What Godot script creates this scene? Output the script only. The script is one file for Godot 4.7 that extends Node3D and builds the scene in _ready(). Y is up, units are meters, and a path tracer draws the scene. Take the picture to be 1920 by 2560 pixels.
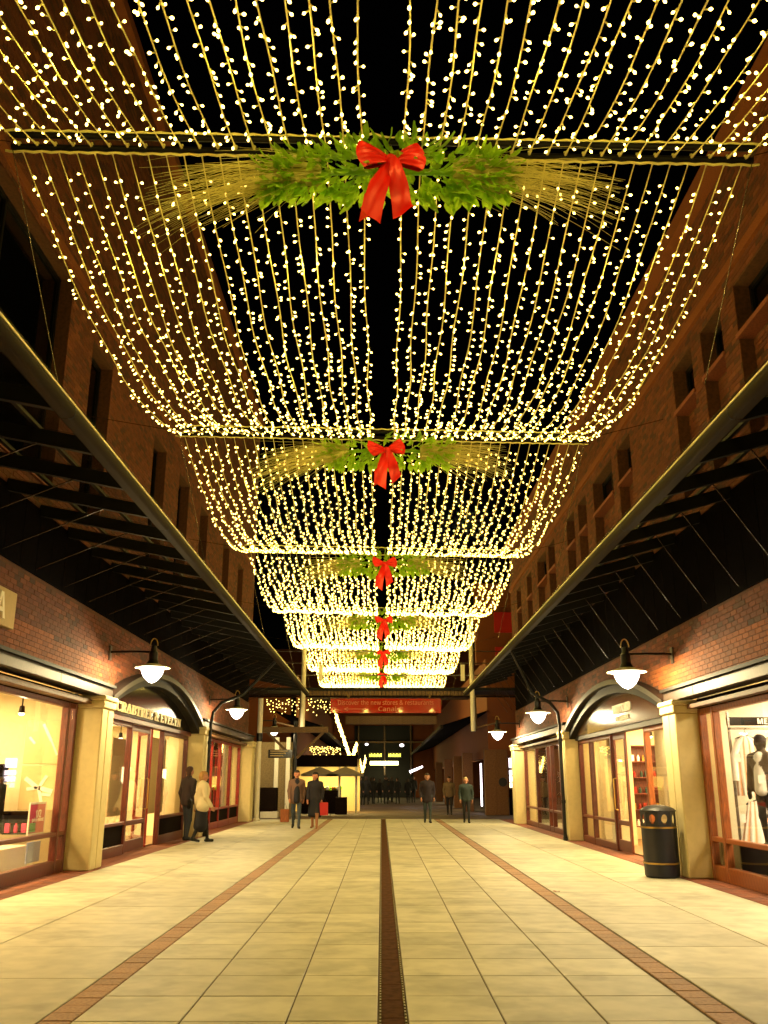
extends Node3D
# Night shopping street under a canopy of Christmas lights. Camera looks along -z; x to the right, metres.

var rng := RandomNumberGenerator.new()
var M := {}
var taken := {}


class MB:
	var v := PackedVector3Array()
	var n := PackedVector3Array()
	var c := PackedColorArray()
	var uv := PackedVector2Array()
	var ix := PackedInt32Array()
	var col := Color.WHITE

	func quad(a: Vector3, b: Vector3, p: Vector3, d: Vector3) -> void:
		var k := v.size()
		var nn := (b - a).cross(d - a).normalized()
		if nn == Vector3.ZERO:
			nn = (p - b).cross(d - b).normalized()
		v.append(a); v.append(b); v.append(p); v.append(d)
		uv.append(Vector2(0, 1)); uv.append(Vector2(1, 1)); uv.append(Vector2(1, 0)); uv.append(Vector2(0, 0))
		for j in 4:
			n.append(nn); c.append(col)
		ix.append(k); ix.append(k + 2); ix.append(k + 1)
		ix.append(k); ix.append(k + 3); ix.append(k + 2)

	func tri(a: Vector3, b: Vector3, p: Vector3) -> void:
		var k := v.size()
		var nn := (b - a).cross(p - a).normalized()
		v.append(a); v.append(b); v.append(p)
		for j in 3:
			n.append(nn); c.append(col); uv.append(Vector2.ZERO)
		ix.append(k); ix.append(k + 2); ix.append(k + 1)

	func xbox(xf: Transform3D, s: Vector3) -> void:
		var h := s * 0.5
		var p := []
		for q in [[-1, -1, -1], [1, -1, -1], [1, 1, -1], [-1, 1, -1], [-1, -1, 1], [1, -1, 1], [1, 1, 1], [-1, 1, 1]]:
			p.append(xf * Vector3(h.x * q[0], h.y * q[1], h.z * q[2]))
		quad(p[5], p[1], p[2], p[6]); quad(p[0], p[4], p[7], p[3])
		quad(p[7], p[6], p[2], p[3]); quad(p[0], p[1], p[5], p[4])
		quad(p[4], p[5], p[6], p[7]); quad(p[1], p[0], p[3], p[2])

	func box(a: Vector3, b: Vector3) -> void:
		var lo := Vector3(minf(a.x, b.x), minf(a.y, b.y), minf(a.z, b.z))
		var hi := Vector3(maxf(a.x, b.x), maxf(a.y, b.y), maxf(a.z, b.z))
		xbox(Transform3D(Basis.IDENTITY, (lo + hi) * 0.5), hi - lo)

	# a box with chamfered edges on every side: its faces drawn in, bevel strips between
	func cbox(a: Vector3, b: Vector3, e: float) -> void:
		var lo := Vector3(minf(a.x, b.x), minf(a.y, b.y), minf(a.z, b.z))
		var hi := Vector3(maxf(a.x, b.x), maxf(a.y, b.y), maxf(a.z, b.z))
		var m := (lo + hi) * 0.5
		var h := (hi - lo) * 0.5
		var i := h - Vector3(e, e, e)
		for ax in 3:
			var u := (ax + 1) % 3
			var w := (ax + 2) % 3
			for sg in [-1.0, 1.0]:
				var f := []
				for q in [[-1, -1], [1, -1], [1, 1], [-1, 1]]:
					var pt := Vector3.ZERO
					pt[ax] = h[ax] * sg; pt[u] = i[u] * q[0]; pt[w] = i[w] * q[1]
					f.append(m + pt)
				if sg > 0: quad(f[0], f[1], f[2], f[3])
				else: quad(f[3], f[2], f[1], f[0])
			for su in [-1.0, 1.0]:
				for sw in [-1.0, 1.0]:
					var a0 := Vector3.ZERO; var b0 := Vector3.ZERO
					a0[u] = h[u] * su; a0[w] = i[w] * sw
					b0[u] = i[u] * su; b0[w] = h[w] * sw
					var t := Vector3.ZERO; t[ax] = i[ax]
					if su * sw > 0: quad(m + a0 - t, m + b0 - t, m + b0 + t, m + a0 + t)
					else: quad(m + a0 + t, m + b0 + t, m + b0 - t, m + a0 - t)
		for sx in [-1.0, 1.0]:
			for sy in [-1.0, 1.0]:
				for sz in [-1.0, 1.0]:
					var p := m + Vector3(h.x * sx, i.y * sy, i.z * sz)
					var q := m + Vector3(i.x * sx, h.y * sy, i.z * sz)
					var r := m + Vector3(i.x * sx, i.y * sy, h.z * sz)
					if sx * sy * sz > 0: tri(p, q, r)
					else: tri(p, r, q)

	func beam(a: Vector3, b: Vector3, w: float, h: float) -> void:
		var d := (b - a)
		var z := d.normalized()
		var up := Vector3.UP if absf(z.y) < 0.95 else Vector3.RIGHT
		var x := up.cross(z).normalized()
		xbox(Transform3D(Basis(x, z.cross(x), z), (a + b) * 0.5), Vector3(w, h, d.length()))

	func tube(pts: Array, r0: float, r1: float, seg := 6, cap := true) -> void:
		var x := Vector3.ZERO
		var base := v.size()
		var cnt := pts.size()
		for k in cnt:
			var d: Vector3 = (pts[mini(k + 1, cnt - 1)] - pts[maxi(k - 1, 0)]).normalized()
			if x == Vector3.ZERO:
				x = d.cross(Vector3.UP if absf(d.y) < 0.9 else Vector3.RIGHT).normalized()
			else:
				x = (x - d * x.dot(d)).normalized()
			var y := d.cross(x)
			var r := lerpf(r0, r1, float(k) / maxf(1, cnt - 1))
			for j in seg:
				var a := TAU * j / seg
				var o := x * cos(a) + y * sin(a)
				v.append(pts[k] + o * r); n.append(o); c.append(col); uv.append(Vector2.ZERO)
		for k in cnt - 1:
			for j in seg:
				var p := base + k * seg + j
				var q := base + k * seg + (j + 1) % seg
				ix.append(p); ix.append(p + seg); ix.append(q)
				ix.append(q); ix.append(p + seg); ix.append(q + seg)
		if cap:
			for e in 2:
				var b0 := base + (0 if e == 0 else (cnt - 1) * seg)
				for j in seg - 2:
					if e == 0: tri(v[b0], v[b0 + j + 2], v[b0 + j + 1])
					else: tri(v[b0], v[b0 + j + 1], v[b0 + j + 2])

	# profile of (radius, height), revolved about the local y axis
	func lathe(prof: Array, seg: int, xf := Transform3D.IDENTITY) -> void:
		for k in prof.size() - 1:
			var p0: Vector2 = prof[k]
			var p1: Vector2 = prof[k + 1]
			var t := (p1 - p0).normalized()
			var k0 := v.size()
			for j in seg + 1:
				var a := TAU * j / seg
				var rd := Vector3(cos(a), 0, sin(a))
				var nn := (xf.basis * (rd * t.y - Vector3.UP * t.x)).normalized()
				v.append(xf * (rd * p0.x + Vector3.UP * p0.y)); v.append(xf * (rd * p1.x + Vector3.UP * p1.y))
				for e in 2:
					n.append(nn); c.append(col); uv.append(Vector2.ZERO)
			for j in seg:
				var b := k0 + j * 2
				ix.append(b); ix.append(b + 2); ix.append(b + 1)
				ix.append(b + 1); ix.append(b + 2); ix.append(b + 3)

	func ball(at: Vector3, r: Vector3, seg := 8, rows := 6) -> void:
		var pr := []
		for k in rows + 1:
			var a := -PI / 2 + PI * k / rows
			pr.append(Vector2(cos(a), sin(a)))
		lathe(pr, seg, Transform3D(Basis.from_scale(r), at))

	func grid(pts: Array, w: int) -> void:  # smooth sheet, rows of w points
		var h := pts.size() / w
		var k := v.size()
		for j in h:
			for i in w:
				var dx: Vector3 = pts[j * w + mini(i + 1, w - 1)] - pts[j * w + maxi(i - 1, 0)]
				var dy: Vector3 = pts[mini(j + 1, h - 1) * w + i] - pts[maxi(j - 1, 0) * w + i]
				v.append(pts[j * w + i]); n.append(dx.cross(dy).normalized()); c.append(col); uv.append(Vector2(float(i) / (w - 1), float(j) / (h - 1)))
		for j in h - 1:
			for i in w - 1:
				var a := k + j * w + i
				ix.append(a); ix.append(a + w); ix.append(a + 1)
				ix.append(a + 1); ix.append(a + w); ix.append(a + w + 1)

	func mesh() -> ArrayMesh:
		var arr := []
		arr.resize(Mesh.ARRAY_MAX)
		arr[Mesh.ARRAY_VERTEX] = v
		arr[Mesh.ARRAY_NORMAL] = n
		arr[Mesh.ARRAY_COLOR] = c
		arr[Mesh.ARRAY_TEX_UV] = uv
		arr[Mesh.ARRAY_INDEX] = ix
		var m := ArrayMesh.new()
		m.add_surface_from_arrays(Mesh.PRIMITIVE_TRIANGLES, arr)
		return m


# ---------------------------------------------------------------- naming and adding
func numbered(parent: Node, base: String) -> String:
	var key := str(parent.get_instance_id()) + base
	var k: int = taken.get(key, 0)
	taken[key] = k + 1
	return base if k == 0 else "%s_%03d" % [base, k]


func thing(called: String, label: String, category: String, at := Vector3.ZERO, group := "") -> Node3D:
	var o := Node3D.new()
	o.name = numbered(self, called)
	o.set_meta("label", label); o.set_meta("category", category)
	if group != "": o.set_meta("group", group)
	add_child(o)
	o.position = at
	return o


# a node whose kind is the setting
func setting(called: String) -> Node3D:
	var o := Node3D.new()
	o.name = numbered(self, called)
	o.set_meta("kind", "structure")
	add_child(o)
	return o


# commits a builder whose points are world points (world = true) or the parent's own
func put(mb: MB, called: String, m: Material, parent: Node3D, world := true, stuff := false) -> MeshInstance3D:
	return put_mesh(mb.mesh(), called, m, parent, world, stuff)


func put_mesh(me: Mesh, called: String, m: Material, parent: Node3D, world := true, stuff := false) -> MeshInstance3D:
	var o := MeshInstance3D.new()
	o.mesh = me
	o.material_override = m
	o.name = numbered(parent, called)
	parent.add_child(o)
	if world:
		var p: Node = parent
		var off := Vector3.ZERO
		while p != self:
			off += p.position
			p = p.get_parent()
		o.position = -off
	if stuff: o.set_meta("kind", "stuff")
	return o


func one(mb: MB, called: String, m: Material, label: String, category: String, group := "", at := Vector3.ZERO) -> MeshInstance3D:
	var o := put(mb, called, m, self, false)
	o.position = at
	o.set_meta("label", label); o.set_meta("category", category)
	if group != "": o.set_meta("group", group)
	return o


# ---------------------------------------------------------------- materials
func noise_tex(sd: int, freq: float, lo: float, hi: float, oct := 4, size := 256, stretch := Vector2.ONE) -> ImageTexture:
	var f := FastNoiseLite.new()
	f.seed = sd; f.frequency = freq; f.fractal_octaves = oct
	var src := f.get_seamless_image(size, size)
	src.convert(Image.FORMAT_L8)
	var dat := src.get_data()
	for k in dat.size():
		dat[k] = int(clampf(lerpf(lo, hi, dat[k] / 255.0), 0.0, 1.0) * 255.0)
	return ImageTexture.create_from_image(Image.create_from_data(size, size, false, Image.FORMAT_L8, dat))


# paving stone: fine mottling with scattered darker stains
func stained_tex() -> ImageTexture:
	var size := 512
	var a := FastNoiseLite.new()
	a.seed = 7; a.frequency = 0.03; a.fractal_octaves = 6
	var b := FastNoiseLite.new()
	b.seed = 41; b.frequency = 0.009; b.fractal_octaves = 5; b.fractal_gain = 0.6
	var ia := a.get_seamless_image(size, size)
	var ib := b.get_seamless_image(size, size)
	ia.convert(Image.FORMAT_L8); ib.convert(Image.FORMAT_L8)
	var da := ia.get_data()
	var db := ib.get_data()
	for k in da.size():
		var v := lerpf(0.88, 1.05, da[k] / 255.0) * (1.0 - 0.10 * smoothstep(0.52, 0.82, db[k] / 255.0))
		da[k] = int(clampf(v, 0.0, 1.0) * 255.0)
	return ImageTexture.create_from_image(Image.create_from_data(size, size, false, Image.FORMAT_L8, da))


func mat(key: String, col: Color, rough := 0.8, metal := 0.0, tex: Texture2D = null, scale := Vector3.ONE, bump: Texture2D = null, relief := 0.0) -> StandardMaterial3D:
	var m := StandardMaterial3D.new()
	m.resource_name = key
	m.albedo_color = col; m.roughness = rough; m.metallic = metal
	m.cull_mode = BaseMaterial3D.CULL_DISABLED
	if tex:
		m.albedo_texture = tex
		m.uv1_triplanar = true; m.uv1_world_triplanar = true; m.uv1_scale = scale
	if bump:
		m.heightmap_enabled = true; m.heightmap_texture = bump; m.heightmap_scale = relief
	M[key] = m
	return m


func glow(key: String, col: Color, e: float) -> StandardMaterial3D:
	var m := mat(key, col, 0.5)
	m.emission_enabled = true; m.emission = col; m.emission_energy_multiplier = e
	return m


func pane(key: String, col: Color, rough := 0.02) -> StandardMaterial3D:
	var m := mat(key, col, rough)
	m.transparency = BaseMaterial3D.TRANSPARENCY_ALPHA
	return m


func make_materials() -> void:
	var fine := noise_tex(3, 0.05, 0.80, 1.12, 5)
	var blot := stained_tex()
	var calm := noise_tex(23, 0.02, 0.965, 1.02, 6, 512)
	var grain := noise_tex(11, 0.03, 0.55, 1.15, 4)
	var bumpy := noise_tex(19, 0.09, 0.0, 1.0, 4)
	for k in 5:
		var t: float = [0.0, 0.035, -0.035, 0.06, -0.06][k]
		mat("slab%d" % k, Color(0.715 + t * 0.6, 0.695 + t * 0.6, 0.60 + t * 0.55), 0.58, 0.0, blot, Vector3(0.17, 0.17, 0.17))
	mat("joint", Color(0.36, 0.29, 0.20), 0.95, 0.0, fine)
	for k in 3:
		mat("tile%d" % k, Color(0.585 + k * 0.03, 0.445 + k * 0.02, 0.33 + k * 0.012), 0.7, 0.0, fine, Vector3(2, 2, 2))
		mat("kerb%d" % k, Color(0.47 + k * 0.04, 0.25 + k * 0.02, 0.17), 0.75, 0.0, fine, Vector3(2, 2, 2))
		mat("brick%d" % k, Color(0.50 + k * 0.04, 0.26 + k * 0.025, 0.10 + k * 0.01), 0.85, 0.0, fine, Vector3(3, 3, 3))
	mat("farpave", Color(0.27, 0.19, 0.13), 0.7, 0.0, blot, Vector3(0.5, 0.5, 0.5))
	mat("drain", Color(0.33, 0.22, 0.13), 0.95, 0.0, fine)
	M.drain.metallic_specular = 0.1
	mat("drain_edge", Color(0.42, 0.36, 0.25), 0.5, 0.4, fine)
	mat("asphalt", Color(0.2, 0.19, 0.18), 0.9, 0.0, fine)
	var b := mat("bricks", Color.WHITE, 0.85, 0.0, fine, Vector3(3, 3, 3))
	b.vertex_color_use_as_albedo = true
	mat("mortar", Color(0.34, 0.20, 0.115), 0.95, 0.0, fine)
	mat("stone", Color(0.83, 0.765, 0.56), 0.75, 0.0, calm, Vector3(0.7, 0.7, 0.7))
	mat("wood", Color(0.44, 0.185, 0.115), 0.42, 0.0, grain, Vector3(9, 0.6, 9))
	mat("wood_red", Color(0.62, 0.13, 0.06), 0.38, 0.0, grain, Vector3(9, 0.6, 9))
	mat("wood_orange", Color(0.62, 0.33, 0.13), 0.4, 0.0, grain, Vector3(9, 0.6, 9))
	mat("timber", Color(0.44, 0.33, 0.20), 0.7, 0.0, grain, Vector3(1, 9, 9))
	mat("fascia", Color(0.25, 0.20, 0.18), 0.5, 0.3, fine)
	mat("dark_steel", Color(0.055, 0.045, 0.04), 0.6, 0.0)
	M.dark_steel.metallic_specular = 0.3
	mat("header_wood", Color(0.46, 0.31, 0.17), 0.6, 0.0, grain, Vector3(6, 9, 0.6))
	mat("black_iron", Color(0.05, 0.05, 0.05), 0.35, 0.2)
	mat("shade_and_roof", Color(0.035, 0.016, 0.014), 1.0, 0.0, grain, Vector3(3, 1, 3))  # near-black: shade painted on the wall boards; far roof sheets share it
	mat("gutter", Color(0.17, 0.14, 0.09), 0.75)
	M.gutter.metallic_specular = 0.2
	mat("highlight_metal", Color(0.80, 0.76, 0.55), 0.34, 0.8)  # pale metal that carries the highlight painted along the gutter edge
	mat("rod", Color(0.55, 0.52, 0.50), 0.22, 0.9)
	mat("hood_metal", Color(0.11, 0.085, 0.065), 0.5, 0.0)
	mat("sign_black", Color(0.06, 0.05, 0.045), 0.12, 0.0)
	mat("sign_brown", Color(0.33, 0.26, 0.19), 0.13, 0.0)
	mat("letter", Color(0.92, 0.84, 0.62), 0.5)
	mat("letter_white", Color(0.95, 0.93, 0.88), 0.5)
	pane("glass", Color(0.2, 0.2, 0.2, 0.035))
	pane("canopy_glass", Color(0.05, 0.035, 0.02, 0.22), 0.3)
	pane("dark_glass", Color(0.02, 0.02, 0.022, 0.96), 0.08)
	pane("teal_glass", Color(0.16, 0.23, 0.19, 0.9), 0.1)
	mat("plaster", Color(0.88, 0.83, 0.68), 0.9, 0.0, calm)
	mat("white_wall", Color(0.88, 0.87, 0.80), 0.85, 0.0, calm)
	mat("shop_floor", Color(0.58, 0.44, 0.28), 0.5, 0.0, grain, Vector3(1, 4, 6))
	mat("dark_panel", Color(0.10, 0.065, 0.045), 0.9, 0.0, fine)
	M.dark_panel.metallic_specular = 0.15
	mat("sandstone", Color(0.46, 0.30, 0.17), 0.8, 0.0, fine)
	M.shade_and_roof.metallic_specular = 0.1
	mat("white_paint", Color(0.86, 0.83, 0.74), 0.6, 0.0, calm)
	mat("end_glass", Color(0.03, 0.03, 0.03), 0.6)
	mat("strut", Color(0.26, 0.22, 0.20), 0.25, 0.9)
	mat("dim_wall", Color(0.52, 0.44, 0.29), 0.9, 0.0, fine)
	mat("red_vinyl", Color(0.55, 0.012, 0.015), 0.07)
	mat("banner_letter", Color(0.72, 0.42, 0.30), 0.6)
	mat("red_board", Color(0.70, 0.08, 0.05), 0.5)
	mat("wire", Color(0.93, 0.89, 0.55), 0.6)
	mat("leaf0", Color(0.52, 0.66, 0.16), 0.55)
	mat("leaf1", Color(0.60, 0.73, 0.20), 0.5)
	mat("leaf2", Color(0.40, 0.54, 0.13), 0.55)
	for k in 3:
		M["leaf%d" % k].backlight_enabled = true
		M["leaf%d" % k].backlight = Color(0.80, 0.98, 0.24)
	mat("grass", Color(0.90, 0.86, 0.50), 0.7)
	mat("bow", Color(0.92, 0.10, 0.03), 0.38, 0.1)
	mat("bin", Color(0.04, 0.045, 0.10), 0.5, 0.0, fine)
	mat("gold", Color(0.75, 0.62, 0.32), 0.3, 0.9)
	mat("bin_inner", Color(0.55, 0.30, 0.14), 0.7)
	mat("pink", Color(0.75, 0.10, 0.35), 0.5)
	mat("green", Color(0.25, 0.55, 0.22), 0.5)
	mat("blue", Color(0.45, 0.50, 0.72), 0.5)
	mat("beige", Color(0.75, 0.66, 0.47), 0.7, 0.0, calm)
	mat("cloth_white", Color(0.86, 0.84, 0.80), 0.9)
	mat("cloth_orange", Color(0.80, 0.42, 0.14), 0.9)
	mat("mannequin", Color(0.13, 0.08, 0.055), 0.35)
	mat("tent", Color(0.48, 0.43, 0.38), 0.85)
	var p := mat("person", Color.WHITE, 0.85)
	p.vertex_color_use_as_albedo = true
	glow("bulb", Color(1.0, 0.85, 0.42), 12.0)
	glow("globe", Color(1.0, 0.93, 0.84), 14.0)
	glow("panel", Color(1.0, 0.90, 0.66), 5.0)
	glow("spot", Color(1.0, 0.92, 0.75), 14.0)
	glow("far_sign", Color(0.95, 0.95, 0.35), 2.2)
	glow("far_strip", Color(1.0, 0.95, 0.62), 6.0)
	glow("far_white", Color(1.0, 0.93, 0.95), 5.0)


func omni(parent: Node3D, at: Vector3, col: Color, e: float, size := 0.08) -> void:
	var l := OmniLight3D.new()
	l.light_color = col; l.light_energy = e; l.light_size = size
	l.omni_range = 30.0; l.omni_attenuation = 2.0; l.shadow_enabled = true
	l.name = numbered(parent, "lamp_light")
	parent.add_child(l)
	l.position = at


func area(parent: Node3D, at: Vector3, size: Vector2, col: Color, e: float) -> void:  # faces down
	var l := AreaLight3D.new()
	l.area_size = size
	l.light_color = col; l.light_energy = e
	l.area_range = 20.0; l.area_attenuation = 2.0
	l.shadow_enabled = true
	l.name = numbered(parent, "lamp_light")
	parent.add_child(l)
	l.position = at
	l.rotation_degrees = Vector3(-90, 0, 0)


func words(text: String, height: float, depth: float, called: String, m: Material, parent: Node3D, at: Vector3, turn: float, width := 0.0, font := "Droid Sans", bold := false) -> void:
	var t := TextMesh.new()
	var f := SystemFont.new()
	f.font_names = PackedStringArray([font])
	if bold: f.font_weight = 700
	t.font = f
	t.text = text
	t.font_size = 64
	t.pixel_size = height / 46.0
	t.depth = depth
	var o := MeshInstance3D.new()
	o.mesh = t; o.material_override = m
	o.name = numbered(parent, called)
	parent.add_child(o)
	var off := Vector3.ZERO
	var p: Node = parent
	while p != self:
		off += p.position
		p = p.get_parent()
	o.position = at - off
	o.rotation.y = turn
	if width > 0.0:
		o.scale.x = width / maxf(0.01, t.get_aabb().size.x)


# ---------------------------------------------------------------- people
# bones: [a, b, ra, rb, colour]; one continuous surface, meshed as surface nets
func blob(bones: Array, cell: float, k := 0.035) -> MB:
	var lo := Vector3(1e9, 1e9, 1e9)
	var hi := -lo
	for bn in bones:
		var r: float = maxf(bn[2], bn[3]) + cell * 3 + k
		for e in 2:
			lo = lo.min(bn[e] - Vector3(r, r, r)); hi = hi.max(bn[e] + Vector3(r, r, r))
	var nx := int((hi.x - lo.x) / cell) + 2
	var ny := int((hi.y - lo.y) / cell) + 2
	var nz := int((hi.z - lo.z) / cell) + 2
	var f := PackedFloat32Array()
	f.resize(nx * ny * nz); f.fill(9.0)
	var near := PackedFloat32Array()
	near.resize(f.size()); near.fill(9.0)
	var who := PackedByteArray()
	who.resize(f.size())
	for bi in bones.size():
		var bn: Array = bones[bi]
		var a: Vector3 = bn[0]
		var ab: Vector3 = bn[1] - a
		var l2 := maxf(ab.length_squared(), 1e-9)
		var r: float = maxf(bn[2], bn[3]) + cell * 2 + k
		var p0 := ((a.min(bn[1]) - Vector3(r, r, r)) - lo) / cell
		var p1 := ((a.max(bn[1]) + Vector3(r, r, r)) - lo) / cell
		for x in range(maxi(0, int(p0.x)), mini(nx, int(p1.x) + 1)):
			for y in range(maxi(0, int(p0.y)), mini(ny, int(p1.y) + 1)):
				for z in range(maxi(0, int(p0.z)), mini(nz, int(p1.z) + 1)):
					var q := lo + Vector3(x, y, z) * cell - a
					var t := clampf(q.dot(ab) / l2, 0.0, 1.0)
					var d := (q - ab * t).length() - lerpf(bn[2], bn[3], t)
					var i := (x * ny + y) * nz + z
					var o := f[i]
					if d < near[i]:
						near[i] = d; who[i] = bi
					if o > 8.0: f[i] = d
					else:
						var h := clampf(0.5 + 0.5 * (o - d) / k, 0.0, 1.0)
						f[i] = lerpf(o, d, h) - k * h * (1.0 - h)
	var mb := MB.new()
	var id := {}
	var offs := [Vector3i(0, 0, 0), Vector3i(1, 0, 0), Vector3i(0, 1, 0), Vector3i(1, 1, 0), Vector3i(0, 0, 1), Vector3i(1, 0, 1), Vector3i(0, 1, 1), Vector3i(1, 1, 1)]
	var step := []
	for o in offs: step.append((o.x * ny + o.y) * nz + o.z)
	for x in nx - 1:
		for y in ny - 1:
			var row := (x * ny + y) * nz
			for z in nz - 1:
				var i := row + z
				if f[i] > cell * 2.5: continue
				var g := []
				var neg := 0
				for e in 8:
					var val := f[i + step[e]]
					g.append(val)
					if val < 0.0: neg += 1
				if neg == 0 or neg == 8: continue
				var sum := Vector3.ZERO
				var cnt := 0
				for e in 8:
					for ax in 3:
						if offs[e][ax] == 0:
							var e2: int = e + [1, 2, 4][ax]
							if (g[e] < 0.0) != (g[e2] < 0.0):
								var t: float = g[e] / (g[e] - g[e2])
								sum += Vector3(offs[e]).lerp(Vector3(offs[e2]), t)
								cnt += 1
				var grad := Vector3(g[1] + g[3] + g[5] + g[7] - g[0] - g[2] - g[4] - g[6], g[2] + g[3] + g[6] + g[7] - g[0] - g[1] - g[4] - g[5], g[4] + g[5] + g[6] + g[7] - g[0] - g[1] - g[2] - g[3])
				id[i] = mb.v.size()
				mb.v.append(lo + (Vector3(x, y, z) + sum / cnt) * cell)
				mb.n.append(grad.normalized())
				mb.c.append(bones[who[i]][4]); mb.uv.append(Vector2.ZERO)
	var sx := ny * nz
	var sy := nz
	for i in id:
		for ax in 3:
			var st: int = [sx, sy, 1][ax]
			var u: int = [sy, 1, sx][ax]
			var w: int = [1, sx, sy][ax]
			if (f[i] < 0.0) == (f[i + st] < 0.0): continue
			if not (id.has(i - u) and id.has(i - w) and id.has(i - u - w)): continue
			var a: int = id[i]; var b: int = id[i - u]; var cc: int = id[i - u - w]; var d: int = id[i - w]
			if f[i] < 0.0:
				mb.ix.append_array(PackedInt32Array([a, cc, b, a, d, cc]))
			else:
				mb.ix.append_array(PackedInt32Array([a, b, cc, a, cc, d]))
	return mb


func lin(r: float, g: float, b: float) -> Color:
	return Color(r, g, b)


# o: height, stride, coat, legs, shoe, skin, hair, long (coat hem), skirt, hood, turn of head, arms forward; the figure faces +z
func person(label: String, at: Vector3, turn: float, o: Dictionary, cell := 0.022) -> Node3D:
	var t := thing(o.get("called", "person"), label, o.get("category", "person"), at, o.get("group", ""))
	t.rotation.y = turn
	var s: float = o.get("height", 1.75) / 1.76
	var skin: Color = o.get("skin", lin(0.42, 0.20, 0.12))
	var coat: Color = o.get("coat", lin(0.02, 0.02, 0.025))
	var legs: Color = o.get("legs", lin(0.02, 0.02, 0.03))
	var shoe: Color = o.get("shoe", lin(0.015, 0.012, 0.01))
	var hair: Color = o.get("hair", lin(0.03, 0.018, 0.01))
	var st: float = o.get("stride", 0.2)
	var girth: float = o.get("girth", 1.0)
	var bare: Color = o.get("shin", legs)
	var head := Vector3(0, 1.625, 0.015)
	var hd: float = o.get("look", 0.0)
	var fw := Vector3(sin(hd), 0, cos(hd))
	var rt := Vector3(cos(hd), 0, -sin(hd))
	var body := []
	# trunk, neck, head
	body.append([Vector3(-0.07, 0.95, 0), Vector3(0.07, 0.95, 0), 0.125 * girth, 0.125 * girth, legs])
	body.append([Vector3(0, 1.05, 0.0), Vector3(0, 1.28, 0.01), 0.125 * girth, 0.15 * girth, coat])
	body.append([Vector3(-0.09, 1.36, 0), Vector3(0.09, 1.36, 0), 0.115 * girth, 0.115 * girth, coat])
	body.append([Vector3(0, 1.44, 0), Vector3(0, 1.54, 0.01), 0.058, 0.055, skin])
	body.append([head + Vector3(0, 0.02, 0) - fw * 0.015, head + Vector3(0, 0.03, 0) + fw * 0.015, 0.092, 0.088, skin])
	body.append([head + fw * 0.03 + Vector3(0, -0.03, 0), head + fw * 0.045 + Vector3(0, -0.075, 0), 0.068, 0.045, skin])
	body.append([head + fw * 0.098, head + fw * 0.116 + Vector3(0, -0.03, 0), 0.012, 0.017, skin])
	for sg in [-1.0, 1.0]:
		body.append([head + rt * 0.088 * sg + Vector3(0, 0.02, 0), head + rt * 0.09 * sg + Vector3(0, -0.025, 0), 0.018, 0.014, skin])
	for sg in [-1.0, 1.0]:
		var z: float = st * 0.5 * sg * o.get("lead", 1.0)
		var hip := Vector3(0.085 * sg, 0.90, 0)
		var ank := Vector3(0.085 * sg, 0.085 + maxf(0.0, -z) * 0.22, z)
		var kn := Vector3(0.09 * sg, 0.49, z * 0.5 + 0.03 + absf(z) * 0.12)
		body.append([hip, kn, 0.088 * girth, 0.06, legs])
		body.append([kn, ank, 0.058, 0.042, bare])
		var toe := Vector3(0.02 * sg, -0.045 - maxf(0.0, -z) * 0.2, 0.15)
		body.append([ank + Vector3(0, -0.04, -0.035), ank + toe, 0.042, 0.034, shoe])
		# arms swing against the legs; hands with five fingers below
		var sw: float = -z * 0.8 + o.get("arm", 0.0)
		var sh := Vector3(0.185 * sg * girth, 1.40, 0)
		var el := Vector3(0.235 * sg * girth, 1.13, -0.03 + sw * 0.3)
		var wr := Vector3(0.225 * sg * girth, 0.90, 0.05 + sw * 0.8)
		if o.get("bent", 0.0) > 0.0:
			wr = Vector3(0.13 * sg, 1.08, 0.24)
			el = Vector3(0.25 * sg * girth, 1.12, 0.0)
		body.append([sh, el, 0.062, 0.048, coat])
		body.append([el, wr, 0.046, 0.034, coat])
		var dn := (wr - el).normalized()
		var sd := Vector3(0, 0, 1)
		body.append([wr + dn * 0.02, wr + dn * 0.075, 0.028, 0.03, skin])
		for q in 5:
			var sp: Vector3 = sd * (0.026 - 0.017 * q) if q > 0 else sd * 0.034
			var b0 := wr + dn * (0.08 if q > 0 else 0.03) + sp
			var ln: float = [0.045, 0.07, 0.078, 0.072, 0.055][q]
			var cv := Vector3(-0.012 * sg, 0, 0)
			body.append([b0, b0 + dn * ln * 0.55 + cv * 0.4 + (sd * 0.02 if q == 0 else Vector3.ZERO), 0.0095, 0.009, skin])
			body.append([b0 + dn * ln * 0.55 + cv * 0.4 + (sd * 0.02 if q == 0 else Vector3.ZERO), b0 + dn * ln + cv, 0.009, 0.0075, skin])
	t.scale = Vector3(s, s, s)
	var bo := put(blob(body, cell), "body", M.person, t, false)
	# clothes and hair over the body
	var cl := []
	for bn in body.slice(1, 3): cl.append([bn[0], bn[1], bn[2] + 0.022, bn[3] + 0.022, coat])
	var hem: float = o.get("hem", 0.80)
	var fl: float = o.get("flare", 0.0)
	for sg in [-1.0, 1.0]:
		cl.append([Vector3(0.05 * sg, 1.05, 0), Vector3((0.065 + fl * 0.6) * sg, hem + 0.12, 0.0), 0.13 * girth, (0.13 + fl * 0.3) * girth, coat])
		for bn in body:
			if bn[4] == coat and bn[0].x * sg > 0.15:
				cl.append([bn[0], bn[1], bn[2] + 0.016, bn[3] + 0.014, coat])
	if o.has("open"):  # a darker top showing between open coat fronts
		cl.append([Vector3(0, 1.40, 0.085), Vector3(0, hem + 0.10, 0.125), 0.085, 0.10, o.open])
	cl.append([Vector3(0, 1.47, -0.01), Vector3(0, 1.50, 0.0), 0.085, 0.075, o.get("collar", coat)])
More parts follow.
